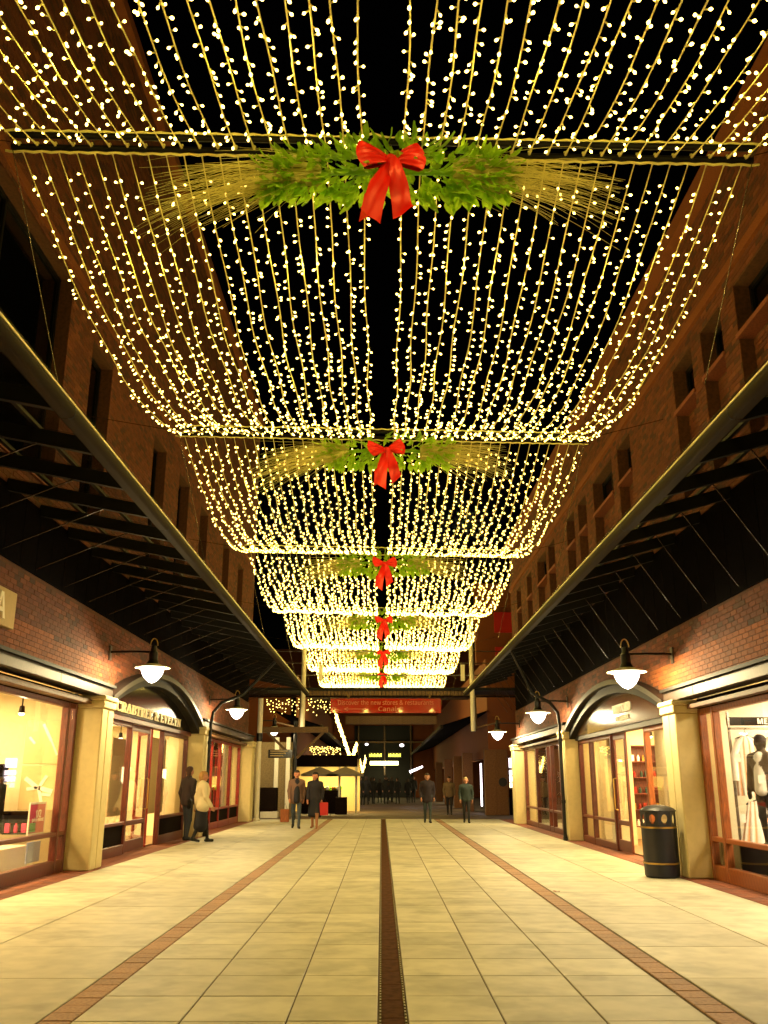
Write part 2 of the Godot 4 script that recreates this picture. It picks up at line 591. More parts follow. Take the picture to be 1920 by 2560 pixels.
	put(blob(cl, cell * 1.1, 0.03), "coat", M.person, t, false)
	if o.has("skirt"):
		var sk := []
		for sg in [-1.0, 0.0, 1.0]:
			sk.append([Vector3(0.04 * sg, 0.92, 0), Vector3((0.115 + o.get("full", 0.0)) * sg, o.get("skirt_hem", 0.46), -0.02 + 0.02 * sg), 0.13, 0.125 + o.get("full", 0.0) * 0.5, o.skirt])
		put(blob(sk, cell * 1.1, 0.03), "skirt", M.person, t, false)
	var hr := []
	hr.append([head + Vector3(0, 0.06, 0) - fw * 0.03, head + Vector3(0, 0.07, 0) + fw * 0.02, 0.088, 0.078, hair])
	hr.append([head + Vector3(0, 0.02, 0) - fw * 0.055, head - Vector3(0, 0.04, 0) - fw * 0.06, 0.075, 0.06, hair])
	if o.get("long_hair", 0.0) > 0.0:
		for sg in [-1.0, 1.0]:
			hr.append([head + rt * 0.075 * sg + Vector3(0, 0.03, 0) - fw * 0.03, head + rt * 0.085 * sg - Vector3(0, o.long_hair, 0) - fw * 0.03, 0.04, 0.03, hair])
		hr.append([head - fw * 0.06, head - fw * 0.065 - Vector3(0, o.long_hair, 0), 0.075, 0.055, hair])
	put(blob(hr, cell * 0.8, 0.02), "hat" if o.has("hat") else "hair", M.person, t, false)
	if not o.get("back", false):
		var ey := MB.new()
		ey.col = lin(0.02, 0.015, 0.01)
		for sg in [-1.0, 1.0]:
			ey.ball(head + fw * 0.093 + rt * 0.034 * sg + Vector3(0, 0.012, 0), Vector3(0.013, 0.009, 0.009))
		put(ey, "eye", M.person, bo, false)
		var mo := MB.new()
		mo.col = lin(0.22, 0.05, 0.04)
		mo.ball(head + fw * 0.098 + Vector3(0, -0.062, 0), Vector3(0.024, 0.007, 0.009))
		put(mo, "mouth", M.person, bo, false)
	return t


# ---------------------------------------------------------------- the two sides of the street
func wbox(mb: MB, s: float, x0: float, x1: float, y0: float, y1: float, z0: float, z1: float) -> void:
	mb.box(Vector3(s * x0, y0, z0), Vector3(s * x1, y1, z1))


# stretcher-bond bricks on the plane x = s * xw; holes are Rect2(z, y, dz, dy); skip tells bricks inside an arch
func bricks(mb: MB, s: float, xw: float, z0: float, z1: float, y0: float, y1: float, holes: Array, arch: Array, single: Array, single_z: float, proud := 0.007) -> void:
	var L := 0.225
	var Hh := 0.075
	var rows := int((y1 - y0) / Hh)
	for r in rows:
		var y := y0 + r * Hh
		var z := z0 - (L * 0.5 if r % 2 == 1 else 0.0)
		var first := r % 2 == 1
		if first: z = z0
		while z > z1 + 0.03:
			var ln := L * 0.5 if first else L
			first = false
			var ze := maxf(z - ln, z1)
			var a := z - 0.005
			var b := ze + 0.005
			var yc := y + Hh * 0.5
			for h in holes:
				if yc > h.position.y and yc < h.end.y:
					var hz0: float = h.end.x
					var hz1: float = h.position.x
					if a <= hz0 and b >= hz1: a = b
					elif a > hz0 and b < hz0 and b >= hz1: b = hz0 + 0.003
					elif a <= hz0 and a > hz1 and b < hz1: a = hz1 - 0.003
			z = ze
			if a - b < 0.03 or (arch.size() == 4 and (a + b) * 0.5 < arch[0] and (a + b) * 0.5 > arch[1] and yc < arc_y((a + b) * 0.5, arch[0], arch[1], arch[2], arch[3]) + 0.02): continue
			var t := rng.randf()
			var k := rng.randf_range(0.75, 1.2)
			var col := Color(0.135, 0.032, 0.0105) * k
			if t < 0.16: col = Color(0.072, 0.023, 0.0095) * k
			elif t > 0.86: col = Color(0.17, 0.047, 0.016) * k
			var pr := proud + rng.randf_range(-0.002, 0.002)
			if single_z < 0.0 and z > single_z and single.size() < 300 and a - b > 0.2:
				single.append([Vector3(s * xw, yc, (a + b) * 0.5), int(rng.randi() % 3)])
				continue
			mb.col = col
			var xf := s * (xw - pr)
			var xb := s * xw
			var p0 := Vector3(xf, y + 0.005, b); var p1 := Vector3(xf, y + 0.005, a)
			var p2 := Vector3(xf, y + Hh - 0.005, a); var p3 := Vector3(xf, y + Hh - 0.005, b)
			var q0 := Vector3(xb, p0.y, b); var q1 := Vector3(xb, p1.y, a)
			var q2 := Vector3(xb, p2.y, a); var q3 := Vector3(xb, p3.y, b)
			if s > 0:
				mb.quad(p0, p1, p2, p3); mb.quad(q0, q1, p1, p0); mb.quad(p3, p2, q2, q3); mb.quad(p1, q1, q2, p2)
			else:
				mb.quad(p1, p0, p3, p2); mb.quad(q1, q0, p0, p1); mb.quad(p2, p3, q3, q2); mb.quad(p2, q2, q1, p1)


func arc_y(z: float, za: float, zb: float, spring: float, peak: float) -> float:
	var hs := absf(za - zb) * 0.5
	var rise := peak - spring
	var R := (hs * hs + rise * rise) / (2.0 * rise)
	var d := z - (za + zb) * 0.5
	return peak - R + sqrt(maxf(R * R - d * d, 0.0))


# a curved band on edge between two arcs, from x0 to x1
func arc_band(mb: MB, s: float, x0: float, x1: float, za: float, zb: float, sp: float, pk: float, th: float) -> void:
	var N := 30
	for k in N:
		var z0 := lerpf(za, zb, float(k) / N)
		var z1 := lerpf(za, zb, float(k + 1) / N)
		var a := arc_y(z0, za, zb, sp, pk)
		var b := arc_y(z1, za, zb, sp, pk)
		var f0 := Vector3(s * x0, a, z0); var f1 := Vector3(s * x0, b, z1)
		var g0 := Vector3(s * x0, a - th, z0); var g1 := Vector3(s * x0, b - th, z1)
		var B := Vector3(s * (x1 - x0), 0, 0)
		mb.quad(g1, g0, f0, f1)
		mb.quad(f1, f0, f0 + B, f1 + B)
		mb.quad(g0, g1, g1 + B, g0 + B)


func side_street(s: float, c: Dictionary) -> void:
	var P: Array = c.pillars
	var who: String = "left" if s < 0 else "right"
	var z_end: float = P[3] - 0.7
	var za: float = P[1] - 0.72
	var zb: float = P[2]
	var mid := (za + zb) * 0.5
	var sp: float = c.spring
	var pk: float = c.peak
	# ---- the brick building
	var bl := thing("brick_building", "tall dark red brick building along the %s side of the street" % who, "building", Vector3(s * 7.5, 0, -20))
	var w := MB.new()
	var holes: Array = c.windows
	# mortar face in strips round the openings
	var back := 0.5
	var zs := [0.5, z_end]
	for h in holes:
		zs.append(h.position.x); zs.append(h.end.x)
	zs.sort()
	for k in zs.size() - 1:
		var zm: float = (zs[k] + zs[k + 1]) * 0.5
		var hole = null
		for h in holes:
			if zm > h.position.x and zm < h.end.x: hole = h
		if hole == null:
			wbox(w, s, c.xw, c.xw + back, 5.4, c.roof, zs[k], zs[k + 1])
		else:
			wbox(w, s, c.xw, c.xw + back, 5.4, hole.position.y, zs[k], zs[k + 1])
			wbox(w, s, c.xw, c.xw + back, hole.end.y, c.roof, zs[k], zs[k + 1])
	wbox(w, s, c.xw, c.xw + back, c.brick0 + 0.9, c.brick_top, 0.5, z_end)
	wbox(w, s, c.xw, c.xw + back, c.brick0, c.brick0 + 0.9, 0.5, za + 0.01)
	wbox(w, s, c.xw, c.xw + back, c.brick0, c.brick0 + 0.9, zb - 0.01, z_end)
	# spandrel over the arch
	var N := 24
	for k in N:
		var z0 := lerpf(za, zb, float(k) / N)
		var z1 := lerpf(za, zb, float(k + 1) / N)
		var a := maxf(arc_y(z0, za, zb, sp, pk) - 0.06, c.brick0)
		var b := maxf(arc_y(z1, za, zb, sp, pk) - 0.06, c.brick0)
		var p := [Vector3(s * c.xw, a, z0), Vector3(s * c.xw, b, z1), Vector3(s * c.xw, c.brick0 + 0.9, z1), Vector3(s * c.xw, c.brick0 + 0.9, z0)]
		w.quad(p[0], p[1], p[2], p[3])
	# end wall towards the passage, roof, back
	w.box(Vector3(s * (c.xw + back), 0, z_end), Vector3(s * 14, c.roof, z_end + 0.3))
	w.box(Vector3(s * (c.xw + back), 5.4, 0.5), Vector3(s * (c.xw + back + 0.05), c.roof, z_end + 0.3))
	put(w, "wall", M.mortar, bl)
	var single := []
	var bk := MB.new()
	bricks(bk, s, c.xw, -7.0, z_end, c.brick0 + 0.005, c.brick_top, [], [za, zb, sp, pk], single, -17.2)
	bricks(bk, s, c.xw, -7.0, z_end, 5.45, c.roof - 0.2, holes, [], [], 0.0)
	var ob := MB.new()
	wbox(ob, 1.0, -0.004, 0.008, -0.0325, 0.0325, -0.1075, 0.1075)
	var bm := ob.mesh()
	for q in single:
		var o := put_mesh(bm, "brick", M["brick%d" % q[1]], bl, false)
		o.position = q[0] - bl.position
		o.rotation.y = 0.0 if s < 0 else PI
	put(bk, "brickwork", M.bricks, bl, true, true)
	# near-black boards added over unlit brick to paint the shade under the canopy
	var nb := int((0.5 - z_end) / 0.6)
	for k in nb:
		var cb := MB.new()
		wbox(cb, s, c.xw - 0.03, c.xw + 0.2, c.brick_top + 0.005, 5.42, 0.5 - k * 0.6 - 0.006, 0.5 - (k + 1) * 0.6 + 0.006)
		if 0.5 - k * 0.6 < -8: put(cb, "shade_board", M.shade_and_roof, bl)
	# upper windows
	for h in holes:
		var fr := MB.new()
		var g := MB.new()
		var xi: float = c.xw + 0.22
		var z0: float = h.position.x
		var z1: float = h.end.x
		var y0: float = h.position.y
		var y1: float = h.end.y
		var gy: float = y1 - c.pane_h
		if gy > y0 + 0.3:  # brick panel set back under the glass
			var pn := MB.new()
			wbox(pn, s, xi - 0.02, xi + 0.2, y0, gy - 0.06, z0, z1)
			put(pn, "spandrel_panel", M.mortar, bl)
			var pb := MB.new()
			bricks(pb, s, xi - 0.02, z1, z0, y0 + 0.02, gy - 0.1, [], [], [], 0.0)
			put(pb, "spandrel_brickwork", M.bricks, bl, true, true)
		else:
			gy = y0
		wbox(fr, s, xi, xi + 0.08, gy, gy + 0.07, z0, z1); wbox(fr, s, xi, xi + 0.08, y1 - 0.07, y1, z0, z1)
		wbox(fr, s, xi, xi + 0.08, gy, y1, z0, z0 + 0.06); wbox(fr, s, xi, xi + 0.08, gy, y1, z1 - 0.06, z1)
		if z1 - z0 > 1.1: wbox(fr, s, xi, xi + 0.08, gy, y1, (z0 + z1) / 2 - 0.03, (z0 + z1) / 2 + 0.03)
		wbox(g, s, xi + 0.04, xi + 0.05, gy + 0.06, y1 - 0.06, z0 + 0.05, z1 - 0.05)
		var wn := put(fr, "window", M.dark_steel, bl)
		var gp := MeshInstance3D.new()
		gp.mesh = g.mesh(); gp.material_override = M.dark_glass; gp.name = "pane"
		wn.add_child(gp)
		var si := MB.new()
		wbox(si, s, c.xw - 0.04, xi + 0.02, gy - 0.07, gy, z0 - 0.03, z1 + 0.03)
		var sl := MeshInstance3D.new()
		sl.mesh = si.mesh(); sl.material_override = M.kerb1; sl.name = "sill"
		wn.add_child(sl)
	if s > 0:  # projecting course over the right-hand windows and the eaves
		var co := MB.new()
		wbox(co, s, c.xw - 0.06, c.xw, 8.45, 8.6, -7, z_end); wbox(co, s, c.xw - 0.22, c.xw, c.roof - 0.25, c.roof, -7, z_end)
		put(co, "cornice", M.brick0, bl)
	else:
		var co := MB.new()
		wbox(co, s, c.xw - 0.05, c.xw, 9.72, 9.87, -7, z_end); wbox(co, s, c.xw - 0.2, c.xw, c.roof - 0.25, c.roof, -7, z_end)
		put(co, "cornice", M.brick0, bl)
	# ---- shop rooms behind the glass
	var x1: float = c.xg + 3.6
	var inn := MB.new()
	wbox(inn, s, x1, x1 + 0.1, 0, 3.0, 0.5, z_end)
	put(inn, "interior_wall", M.plaster, bl)
	for k in 5:
		var pz: float = [0.5, P[1] - 0.35, P[2] - 0.35, P[3] - 0.5, 0.0][k]
		if k == 4: continue
		var pt := MB.new()
		wbox(pt, s, c.xg + 0.12, x1, 0, 3.0, pz, pz - 0.12)
		put(pt, "partition_wall", M.white_wall if s > 0 and k == 1 else M.plaster, bl)
	var fl := MB.new()
	wbox(fl, s, c.xg + 0.05, x1, -0.1, 0.03, 0.5, z_end)
	put(fl, "shop_floor", M.shop_floor, bl)
	var ce := MB.new()
	wbox(ce, s, c.xg + 0.02, x1, 3.0, 3.1, 0.5, z_end)
	put(ce, "shop_ceiling", M.plaster, bl)
	for q in c.rooms:  # [z0, z1, light energy, colour]
		var zc: float = (q[0] + q[1]) * 0.5
		var lp := MB.new()
		var lx: float = c.xg + 1.7
		lp.box(Vector3(s * lx - 0.5, 2.93, zc + q[4]), Vector3(s * lx + 0.5, 2.985, zc - q[4]))
		var lo := one(lp, "ceiling_light", M.panel, q[5], "ceiling light", "lit ceiling panels in the shops")
		area(self, Vector3(s * lx, 2.9, zc), Vector2(1.0, q[4] * 2), q[3], q[2])
	# ---- stone pillars
	for k in [1, 2, 3]:
		var z0: float = P[k]
		var pt := thing("stone_pillar", c.pillar_labels[k - 1], "pillar", Vector3(s * (c.xp + 0.36), 0, z0 - 0.35), "cream stone pillars between the shopfronts")
		var sh := MB.new()
		var xb: float = c.xp + 0.72
		sh.cbox(Vector3(s * c.xp, 0, z0), Vector3(s * xb, c.cap_b, z0 - 0.335), 0.02)
		sh.cbox(Vector3(s * c.xp, 0, z0 - 0.347), Vector3(s * xb, c.cap_b, z0 - 0.70), 0.02)
		put(sh, "shaft", M.stone, pt)
		var cp := MB.new()
		cp.cbox(Vector3(s * (c.xp - 0.03), c.cap_b + 0.004, z0 + 0.03), Vector3(s * xb, c.cap_b + 0.13, z0 - 0.73), 0.015)
		cp.cbox(Vector3(s * (c.xp - 0.055), c.cap_b + 0.13, z0 + 0.055), Vector3(s * xb, c.cap_t, z0 - 0.755), 0.02)
		put(cp, "cap", M.stone, pt)
	# ---- flat steel fascia over the first and third shop
	for k in 2:
		var z0: float = -5.0 if k == 0 else zb - 0.05
		var z1: float = za - 0.02 if k == 0 else z_end
		var fa := thing("steel_fascia", c.fascia_labels[k], "fascia", Vector3(s * 5, c.fas_b, (z0 + z1) / 2))
		var f := MB.new()
		var zc := z0
		while zc > z1 + 0.1:
			var ze := maxf(zc - 3.1, z1)
			f.cbox(Vector3(s * (c.xp + 0.06), c.fas_b, zc - 0.004), Vector3(s * (c.xw + 0.1), c.fas_t - 0.05, ze + 0.004), 0.008)
			zc = ze
		put(f, "girder", M.fascia, fa)
		var lip := MB.new()
		wbox(lip, s, c.xp + 0.0, c.xw + 0.1, c.fas_t - 0.05, c.fas_t, z0, z1)
		put(lip, "top_flange", M.dark_steel, fa)
		var hb := MB.new()
		wbox(hb, s, c.xg - 0.06, c.xg + 0.1, c.head + 0.08, c.fas_b - 0.004, z0, z1)
		put(hb, "recess_board", M.dark_panel, fa)  # dark tone paints in the shadow gap above the header
		var hw := MB.new()
		wbox(hw, s, c.xp + 0.20, c.xg - 0.07, c.head + 0.085, c.fas_b - 0.09, z0, z1)
		put(hw, "header_board", M.header_wood, fa)
	# ---- arched hood with sign board
	var ar := thing("arched_sign", c.arch_label, "shop sign", Vector3(s * c.xw, sp, mid))
	var h1 := MB.new()
	arc_band(h1, s, c.xp + 0.02, c.xw + 0.05, za, zb, sp, pk, 0.10)
	put(h1, "hood_rim", M.hood_metal, ar)
	var h2 := MB.new()
	arc_band(h2, s, c.xp + 0.14, c.xw + 0.1, za, zb, sp - 0.10, pk - 0.10, 0.17)
	put(h2, "hood_soffit", M.dark_steel, ar)
	var tb := MB.new()
	var tx: float = c.xw + 0.06
	for k in N:
		var z0 := lerpf(za, zb, float(k) / N)
		var z1 := lerpf(za, zb, float(k + 1) / N)
		var a := maxf(arc_y(z0, za, zb, sp - 0.26, pk - 0.26), c.head + 0.10)
		var b := maxf(arc_y(z1, za, zb, sp - 0.26, pk - 0.26), c.head + 0.10)
		for e in 2:
			var xx: float = s * (tx + 0.05 * e)
			tb.quad(Vector3(xx, c.head + 0.07, z0), Vector3(xx, c.head + 0.07, z1), Vector3(xx, b, z1), Vector3(xx, a, z0))
	put(tb, "sign_board", M.sign_black if s < 0 else M.sign_brown, ar)
	var hd := MB.new()
	wbox(hd, s, c.xg - 0.12, c.xg + 0.1, c.head - 0.03, c.head + 0.07, za, zb)
	put(hd, "head_rail", M.wood if s < 0 else M.hood_metal, ar)
	if s < 0:
		words("CRABTREE & EVELYN", 0.20, 0.02, "lettering", M.letter, ar, Vector3(s * (tx - 0.012), (c.head + 3.06) / 2 + 0.03, -21.4), PI / 2, 6.0, "Droid Serif", true)
	else:
		words("WHITTARD", 0.18, 0.02, "lettering", M.letter_white, ar, Vector3(s * (tx - 0.012), 2.93, -19.5), -PI / 2, 1.45, "Droid Serif", true)
		words("OF CHELSEA", 0.09, 0.02, "lettering", M.letter_white, ar, Vector3(s * (tx - 0.012), 2.73, -19.5), -PI / 2, 1.0, "Droid Serif")
	# ---- glazed canopy
	canopy(s, c)


func canopy(s: float, c: Dictionary) -> void:
	var xg: float = c.gut_x
	var yg: float = c.gut_y
	var yw := 5.42
	var xw: float = c.xw
	var z1 := -38.0
	var t := thing("glazed_canopy", "sloping glass canopy on dark rafters with steel gutter, %s side" % ("left" if s < 0 else "right"), "canopy", Vector3(s * xw, 4.9, -20))
	var n := 28
	var dz := 1.27
	var z0: float = c.raft_z
	for k in n:
		var z := z0 - k * dz
		var r := MB.new()
		r.beam(Vector3(s * (xg + 0.08), yg + 0.10, z), Vector3(s * xw, yw, z), 0.075, 0.17)
		put(r, "rafter", M.dark_steel, t)
		var p := MB.new()
		p.beam(Vector3(s * (xg + 0.05), yg + 0.205, z - dz / 2), Vector3(s * xw, yw + 0.105, z - dz / 2), dz - 0.012, 0.012)
		put(p, "glass_pane", M.canopy_glass, t)
		var q := MB.new()
		var xs: float = c.strut_x
		var ys := lerpf(yg + 0.02, yw - 0.08, (xs - xg) / (xw - xg))
		q.tube([Vector3(s * (xw - 0.04), c.brick_top + 0.08, z), Vector3(s * xs, ys, z)], 0.009, 0.009, 6)
		put(q, "strut", M.strut, t)
	for k in 2:
		var pu := MB.new()
		var u: float = [0.38, 0.72][k]
		pu.beam(Vector3(s * lerpf(xg, xw, u), lerpf(yg + 0.1, yw, u) + 0.11, 0), Vector3(s * lerpf(xg, xw, u), lerpf(yg + 0.1, yw, u) + 0.11, z1), 0.05, 0.04)
		put(pu, "purlin", M.dark_steel, t)
	var zc := 0.0
	while zc > z1:
		var ze := maxf(zc - 4.1, z1)
		var g := MB.new()
		var prof := []
		var N := 14
		for k in N + 1:  # round nose on the street side, flat back
			var a := PI / 2 + PI * k / N
			prof.append(Vector3(s * (xg - 0.0) + s * 0.05 * cos(a), yg + 0.072 * sin(a), 0))
		for k in N:
			var a := Vector3(prof[k].x, prof[k].y, zc - 0.006)
			var b := Vector3(prof[k + 1].x, prof[k + 1].y, zc - 0.006)
			var e := Vector3(0, 0, ze - zc + 0.012)
			if s > 0: g.quad(b, a, a + e, b + e)
			else: g.quad(a, b, b + e, a + e)
		g.box(Vector3(s * xg, yg - 0.072, zc - 0.006), Vector3(s * (xg + 0.09), yg - 0.064, ze + 0.006))
		g.box(Vector3(s * (xg + 0.08), yg - 0.072, zc - 0.006), Vector3(s * (xg + 0.09), yg + 0.08, ze + 0.006))
		var go := put(g, "gutter", M.gutter, t)
		var be := MB.new()
		be.tube([Vector3(s * (xg - 0.03), yg + 0.072, zc - 0.006), Vector3(s * (xg - 0.03), yg + 0.072, ze + 0.006)], 0.014, 0.014, 8)
		put(be, "highlight_bead", M.highlight_metal, go)  # bright lip added to draw the highlight line on the gutter
		var j := MB.new()
		j.lathe([Vector2(0.069, -0.012), Vector2(0.076, -0.012), Vector2(0.076, 0.012), Vector2(0.069, 0.012)], 16, Transform3D(Basis(Vector3.RIGHT, PI / 2).scaled(Vector3(0.7, 1.0, 1)), Vector3(s * xg, yg, ze)))
		put(j, "gutter_joint", M.dark_steel, t)
		zc = ze


# posts and rails of a timber shop window between z0 and z1 (z0 nearer); panes fill it
func shop_window(called: String, label: String, s: float, xg: float, z0: float, z1: float, head: float, posts: Array, rail: float, sill: float, m: Material, riser: Material = null) -> Node3D:
	var t := thing(called, label, "shopfront", Vector3(s * xg, 0, (z0 + z1) / 2))
	var w := 0.05
	var edge := [z0, z1]
	edge.append_array(posts)
	edge.sort()
	edge.reverse()
	for z in edge:
		var p := MB.new()
		p.cbox(Vector3(s * (xg - 0.06), 0, z + w), Vector3(s * (xg + 0.06), head - 0.002, z - w), 0.012)
		put(p, "post", m, t)
	for k in edge.size() - 1:
		var a: float = edge[k] - w
		var b: float = edge[k + 1] + w
		for q in [[0.0, sill], [head - 0.09, head - 0.003]]:
			var r := MB.new()
			r.cbox(Vector3(s * (xg - 0.055), q[0], a), Vector3(s * (xg + 0.055), q[1], b), 0.01)
			put(r, "rail", m, t)
		if rail > 0.0:
			var r := MB.new()
			r.cbox(Vector3(s * (xg - 0.05), rail - 0.04, a), Vector3(s * (xg + 0.05), rail + 0.03, b), 0.01)
			put(r, "rail", m, t)
		if riser:
			var r := MB.new()
			wbox(r, s, xg - 0.01, xg + 0.03, sill, rail - 0.04, a, b)
			put(r, "stall_riser", riser, t)
		var g := MB.new()
		var y0 := (rail + 0.03) if riser else sill
		wbox(g, s, xg - 0.004, xg + 0.004, y0, head - 0.09, a, b)
		put(g, "pane", M.glass, t)
	return t


func wall_lamp(label: String, s: float, at: Vector3, xw: float, warm: Color, e: float) -> void:
	var t := thing("wall_lamp", label, "wall lamp", at, "hooded lamps on wall brackets")
	var y := 0.28
	var pl := MB.new()
	var wx: float = s * xw - at.x
	pl.cbox(Vector3(wx - s * 0.035, y - 0.16, -0.07), Vector3(wx, y + 0.12, 0.07), 0.012)
	put(pl, "wall_plate", M.fascia, t, false)
	var ar := MB.new()
	ar.tube([Vector3(wx, y, 0), Vector3(wx * 0.5, y + 0.01, 0), Vector3(0, y, 0)], 0.022, 0.02, 8)
	put(ar, "arm", M.black_iron, t, false)
	var nk := MB.new()
	nk.lathe([Vector2(0, 0.40), Vector2(0.05, 0.40), Vector2(0.06, 0.30), Vector2(0.085, 0.27), Vector2(0.085, 0.13), Vector2(0.12, 0.06), Vector2(0.13, 0.0)], 14)
	put(nk, "neck", M.black_iron, t, false)
	var lp := MB.new()
	var ring := []
	for k in 13:
		var a := PI * k / 12
		ring.append(Vector3(-0.07 * cos(a), 0.40 + 0.14 * sin(a), 0))
	lp.tube(ring, 0.010, 0.010, 6)
	put(lp, "hanging_loop", M.gold, t, false)
	var hd := MB.new()
	hd.lathe([Vector2(0.12, 0.05), Vector2(0.20, 0.025), Vector2(0.325, -0.012), Vector2(0.332, -0.028), Vector2(0.31, -0.024), Vector2(0.19, 0.0), Vector2(0.10, 0.02)], 28)
	var ho := put(hd, "hood", M.white_paint, t, false)
	var gl := MB.new()
	var pr := []
	for k in 11:
		var u := float(k) / 10
		pr.append(Vector2(0.215 * pow(maxf(sin(PI * (0.5 + 0.5 * u)), 0.0), 0.62) if k < 10 else 0.0, 0.0 - 0.31 * pow(u, 0.9)))
	gl.lathe(pr, 20)
	put(gl, "globe", M.globe, ho, false)
	omni(t, Vector3(0, -0.12, 0), warm, e, 0.1)


# ---------------------------------------------------------------- the floor of the street
func pavement() -> void:
	var gd := setting("ground")
	var g := MB.new()
	g.box(Vector3(-400, -0.3, 60), Vector3(400, -0.12, -700))
	put(g, "ground_sheet", M.asphalt, gd)
	var pv := setting("pavement")
	var bed := MB.new()
	bed.box(Vector3(-5.7, -0.11, 3), Vector3(5.7, -0.010, -38.2))
	put(bed, "joint_bed", M.joint, pv)
	var rest := MB.new()
	var cols := [[-1.95, -1.27], [-1.27, -0.60], [-0.60, -0.02], [0.17, 0.78], [0.78, 1.42], [1.42, 2.10]]
	var meshes := {}
	for c in cols:
		var mb := MB.new()
		var w: float = c[1] - c[0] - 0.011
		mb.cbox(Vector3(-w / 2, -0.05, -0.35), Vector3(w / 2, 0, 0.34), 0.004)
		meshes[c] = mb.mesh()
	var far := MB.new()
	var z := 2.0
	while z > -38.0:
		for c in cols:
			var cen := Vector3((c[0] + c[1]) / 2, rng.randf_range(-0.0015, 0.001), z - 0.35)
			if z < -5.0 and z > -28.0:
				var o := put_mesh(meshes[c], "paving_slab", M["slab%d" % (rng.randi() % 5)], pv, false)
				o.position = cen
			else:
				far.box(Vector3(c[0] + 0.006, -0.05, z - 0.005), Vector3(c[1] - 0.006, cen.y, z - 0.695))
		z -= 0.70
	var wide := [[-4.86, -3.55], [-3.55, -2.16], [2.34, 3.55], [3.55, 4.70]]
	var wm := {}
	for c in wide:
		var mb := MB.new()
		var w: float = c[1] - c[0] - 0.011
		mb.cbox(Vector3(-w / 2, -0.05, -0.70), Vector3(w / 2, 0, 0.689), 0.004)
		wm[c] = mb.mesh()
	z = 2.1
	while z > -38.0:
		for c in wide:
			var cen := Vector3((c[0] + c[1]) / 2, rng.randf_range(-0.0015, 0.001), z - 0.70)
			if z < -4.0 and z > -29.0:
				var o := put_mesh(wm[c], "paving_slab", M["slab%d" % (rng.randi() % 5)], pv, false)
				o.position = cen
			else:
				far.box(Vector3(c[0] + 0.006, -0.05, z - 0.005), Vector3(c[1] - 0.006, cen.y, maxf(z - 1.395, -38.2)))
		z -= 1.40
	put(far, "far_slab_field", M.slab0, pv, true, true)
	# brick bands
	var tm := MB.new()
	tm.cbox(Vector3(-0.1, -0.05, -0.103), Vector3(0.1, 0, 0.103), 0.005)
	var tme := tm.mesh()
	var tf := MB.new()
	z = 2.0
	while z > -38.0:
		for x in [-2.055, 2.22]:
			var y := rng.randf_range(-0.002, 0.002)
			if z < -5.5 and z > -33.0:
				var o := put_mesh(tme, "band_brick", M["tile%d" % (rng.randi() % 3)], pv, false)
				o.position = Vector3(x, y, z)
			else:
				tf.box(Vector3(x - 0.1, -0.05, z + 0.102), Vector3(x + 0.1, y, z - 0.102))
		z -= 0.213
	put(tf, "far_brick_band", M.tile1, pv, true, true)
	# brick margin along the shopfronts
	var km := MB.new()
	km.cbox(Vector3(-0.105, -0.05, -0.105), Vector3(0.105, 0, 0.105), 0.004)
	var kme := km.mesh()
	var kf := MB.new()
	var cnt := 0
	z = 0.0
	while z > -38.0:
		for s in [-1.0, 1.0]:
			for j in 3:
				var x: float = s * ((4.97 if s < 0 else 4.815) + j * 0.218)
				if z < -11.5 and z > -17.5 and cnt < 180:
					cnt += 1
					var o := put_mesh(kme, "margin_brick", M["kerb%d" % (rng.randi() % 3)], pv, false)
					o.position = Vector3(x, rng.randf_range(-0.001, 0.002), z)
				else:
					kf.box(Vector3(x - 0.104, -0.05, z + 0.104), Vector3(x + 0.104, 0, z - 0.104))
		z -= 0.218
	put(kf, "far_brick_margin", M.kerb1, pv, true, true)
	# drainage channel: iron covers between slotted edges
	z = 2.0
	while z > -38.0:
		var cv := MB.new()
		cv.cbox(Vector3(0.0, -0.05, z - 0.004), Vector3(0.15, -0.004, z - 0.496), 0.004)
		put(cv, "drain_cover", M.drain, pv)
		z -= 0.5
	var ed := MB.new()
	z = -4.0
	while z > -38.0:
		for x in [-0.012, 0.152]:
			ed.box(Vector3(x, -0.03, z), Vector3(x + 0.012, 0.001, z - 0.05))
		z -= 0.085
	put(ed, "drain_edge_teeth", M.drain_edge, pv, true, true)
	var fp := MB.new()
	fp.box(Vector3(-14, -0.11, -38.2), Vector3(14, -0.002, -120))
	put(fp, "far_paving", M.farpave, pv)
	# far field of small brick pavers, too far to pick apart
	for k in 60:
		var lnb := MB.new()
		if k % 6 == 0:
			lnb.box(Vector3(-4.4, -0.002, -38.4 - k * 0.7), Vector3(4.4, 0.003, -38.5 - k * 0.7))
			put(lnb, "paver_course", M.tile0, pv)


# ---------------------------------------------------------------- the Christmas lights
func sag_point(x: float, za: float, zb: float, ya: float, yb: float, sag: float, t: float) -> Vector3:
	return Vector3(x, lerpf(ya, yb, t) - 4.0 * sag * t * (1.0 - t), lerpf(za, zb, t))


